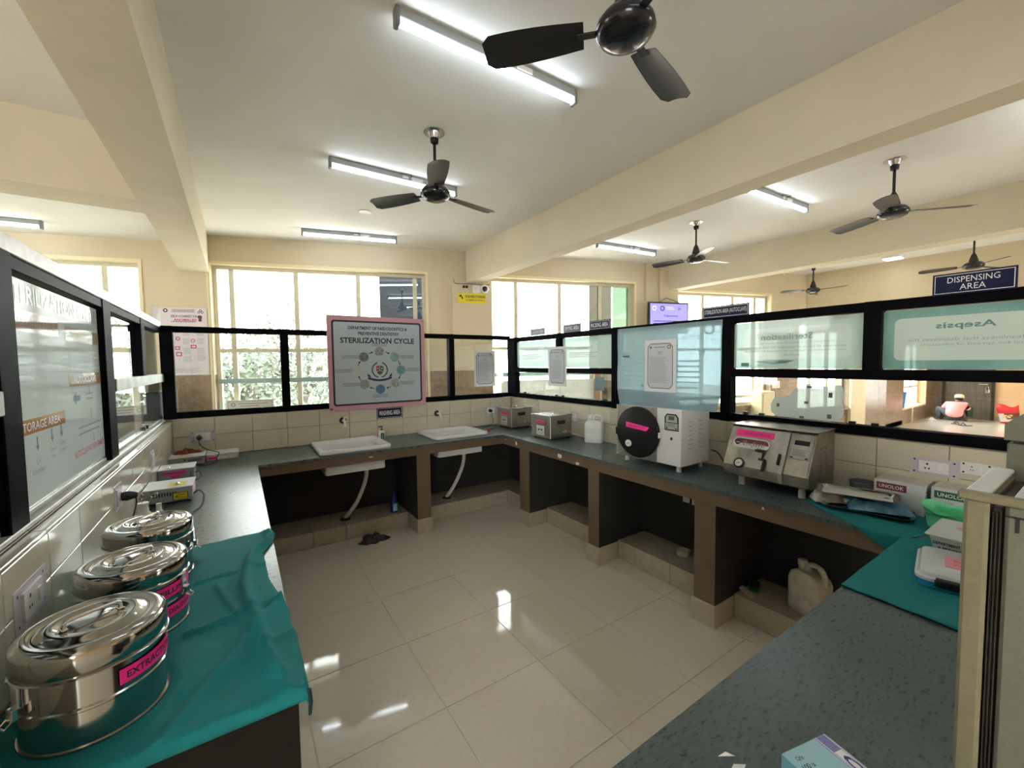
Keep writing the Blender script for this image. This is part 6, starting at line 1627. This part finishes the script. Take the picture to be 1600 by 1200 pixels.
# ============================================================ outside the windows
gr = MB(); gr.box(-120, 140, 9.8, 160, -7.2, -7.0); struct(gr.build('ground_outside', ground_m))
def tree(x, y, zc, rx, rz_, n, seed, label, cat='tree'):
    t = thing('tree', label, cat, (x, y, -7), group='trees outside the windows')
    rr = random.Random(seed)
    b = MB(); b.tube([(x, y, -7), (x + .2, y, -3), (x, y + .1, zc - rz_ * .3), (x - .1, y, zc + rz_ * .4)], [.28, .06], 7)
    for k in range(7):
        a = rr.uniform(0, 6.28); b.tube([(x, y, zc - rz_ * .6), (x + math.cos(a) * rx * .4, y + math.sin(a) * rx * .4, zc), (x + math.cos(a) * rx * .7, y + math.sin(a) * rx * .7, zc + rz_ * rr.uniform(-.2, .6))], [.09, .02], 5)
    b.build('trunk', bark_m, t)
    v = []; f = []
    for k in range(n):
        u = rr.uniform(-1, 1); a = rr.uniform(0, 6.283); q = rr.random() ** .4
        ss = math.sqrt(1 - u * u)
        lump = 1 + .25 * math.sin(3 * a + seed) + .2 * math.sin(5 * u + seed)
        c = Vector((x + math.cos(a) * ss * rx * q * lump, y + math.sin(a) * ss * rx * q * lump, zc + u * rz_ * q * lump))
        d1 = Vector((rr.uniform(-1, 1), rr.uniform(-1, 1), rr.uniform(-1, 1))).normalized(); d2 = d1.orthogonal().normalized()
        sz = rr.uniform(.08, .17); i = len(v)
        v += [c - d1 * sz, c + d2 * sz * .45, c + d1 * sz, c - d2 * sz * .45]; f.append((i, i + 1, i + 2, i + 3))
    b = MB(); b.add(v, f); o = b.build('foliage', leaf_m, t); o['kind'] = 'stuff'
tree(2.3, 19.5, 1.7, 2.8, 2.6, 3400, 1, 'broad tree outside the big window above the sinks')
tree(.2, 17.5, .9, 1.5, 2.0, 1700, 2, 'narrower tree standing just before the broad tree outside the big window')
tree(5.6, 24, .3, 2.0, 2.2, 1500, 8, 'tree outside behind the pink edged board')
tree(-6.0, 18, 1.9, 2.2, 2.4, 2200, 3, 'tree outside the window seen over the steel topped partition')
tree(-8.6, 22, 2.2, 2.6, 2.6, 1800, 5, 'tree standing beyond the one outside the window over the steel topped partition')
tree(7.8, 17.5, -3.0, 1.5, 1.3, 900, 4, 'low tree outside the corner window beside a house')
def house(x0, x1, y0, y1, z1, m, label, nw=3):
    t = thing('house', label, 'house', ((x0 + x1) / 2, y0, -7), group='houses outside the windows')
    MB().box(x0, x1, y0, y1, -7, z1).build('walls', m, t)
    MB().box(x0 - .3, x1 + .3, y0 - .3, y1 + .3, z1, z1 + .2).build('roof', house_roof, t)
    for k in range(nw):
        xx = x0 + (x1 - x0) * (k + .5) / nw
        MB().box(xx - .5, xx + .5, y0 - .03, y0 + .02, z1 - 2.2, z1 - .9).build('window', under_m, t)
house(14, 20, 26, 33, -1.6, house_m, 'pale house outside the corner window'); house(21, 27, 29, 35, -2.2, house_pink, 'pinkish house outside the corner window'); house(9, 13.4, 30, 36, -2.6, house_pink, 'pinkish house beyond the low tree', 2)
house(28, 36, 24, 30, -.8, house_m, 'pale house outside the far window'); house(2, 8, 40, 46, -2.5, house_m, 'pale house beyond the broad tree')
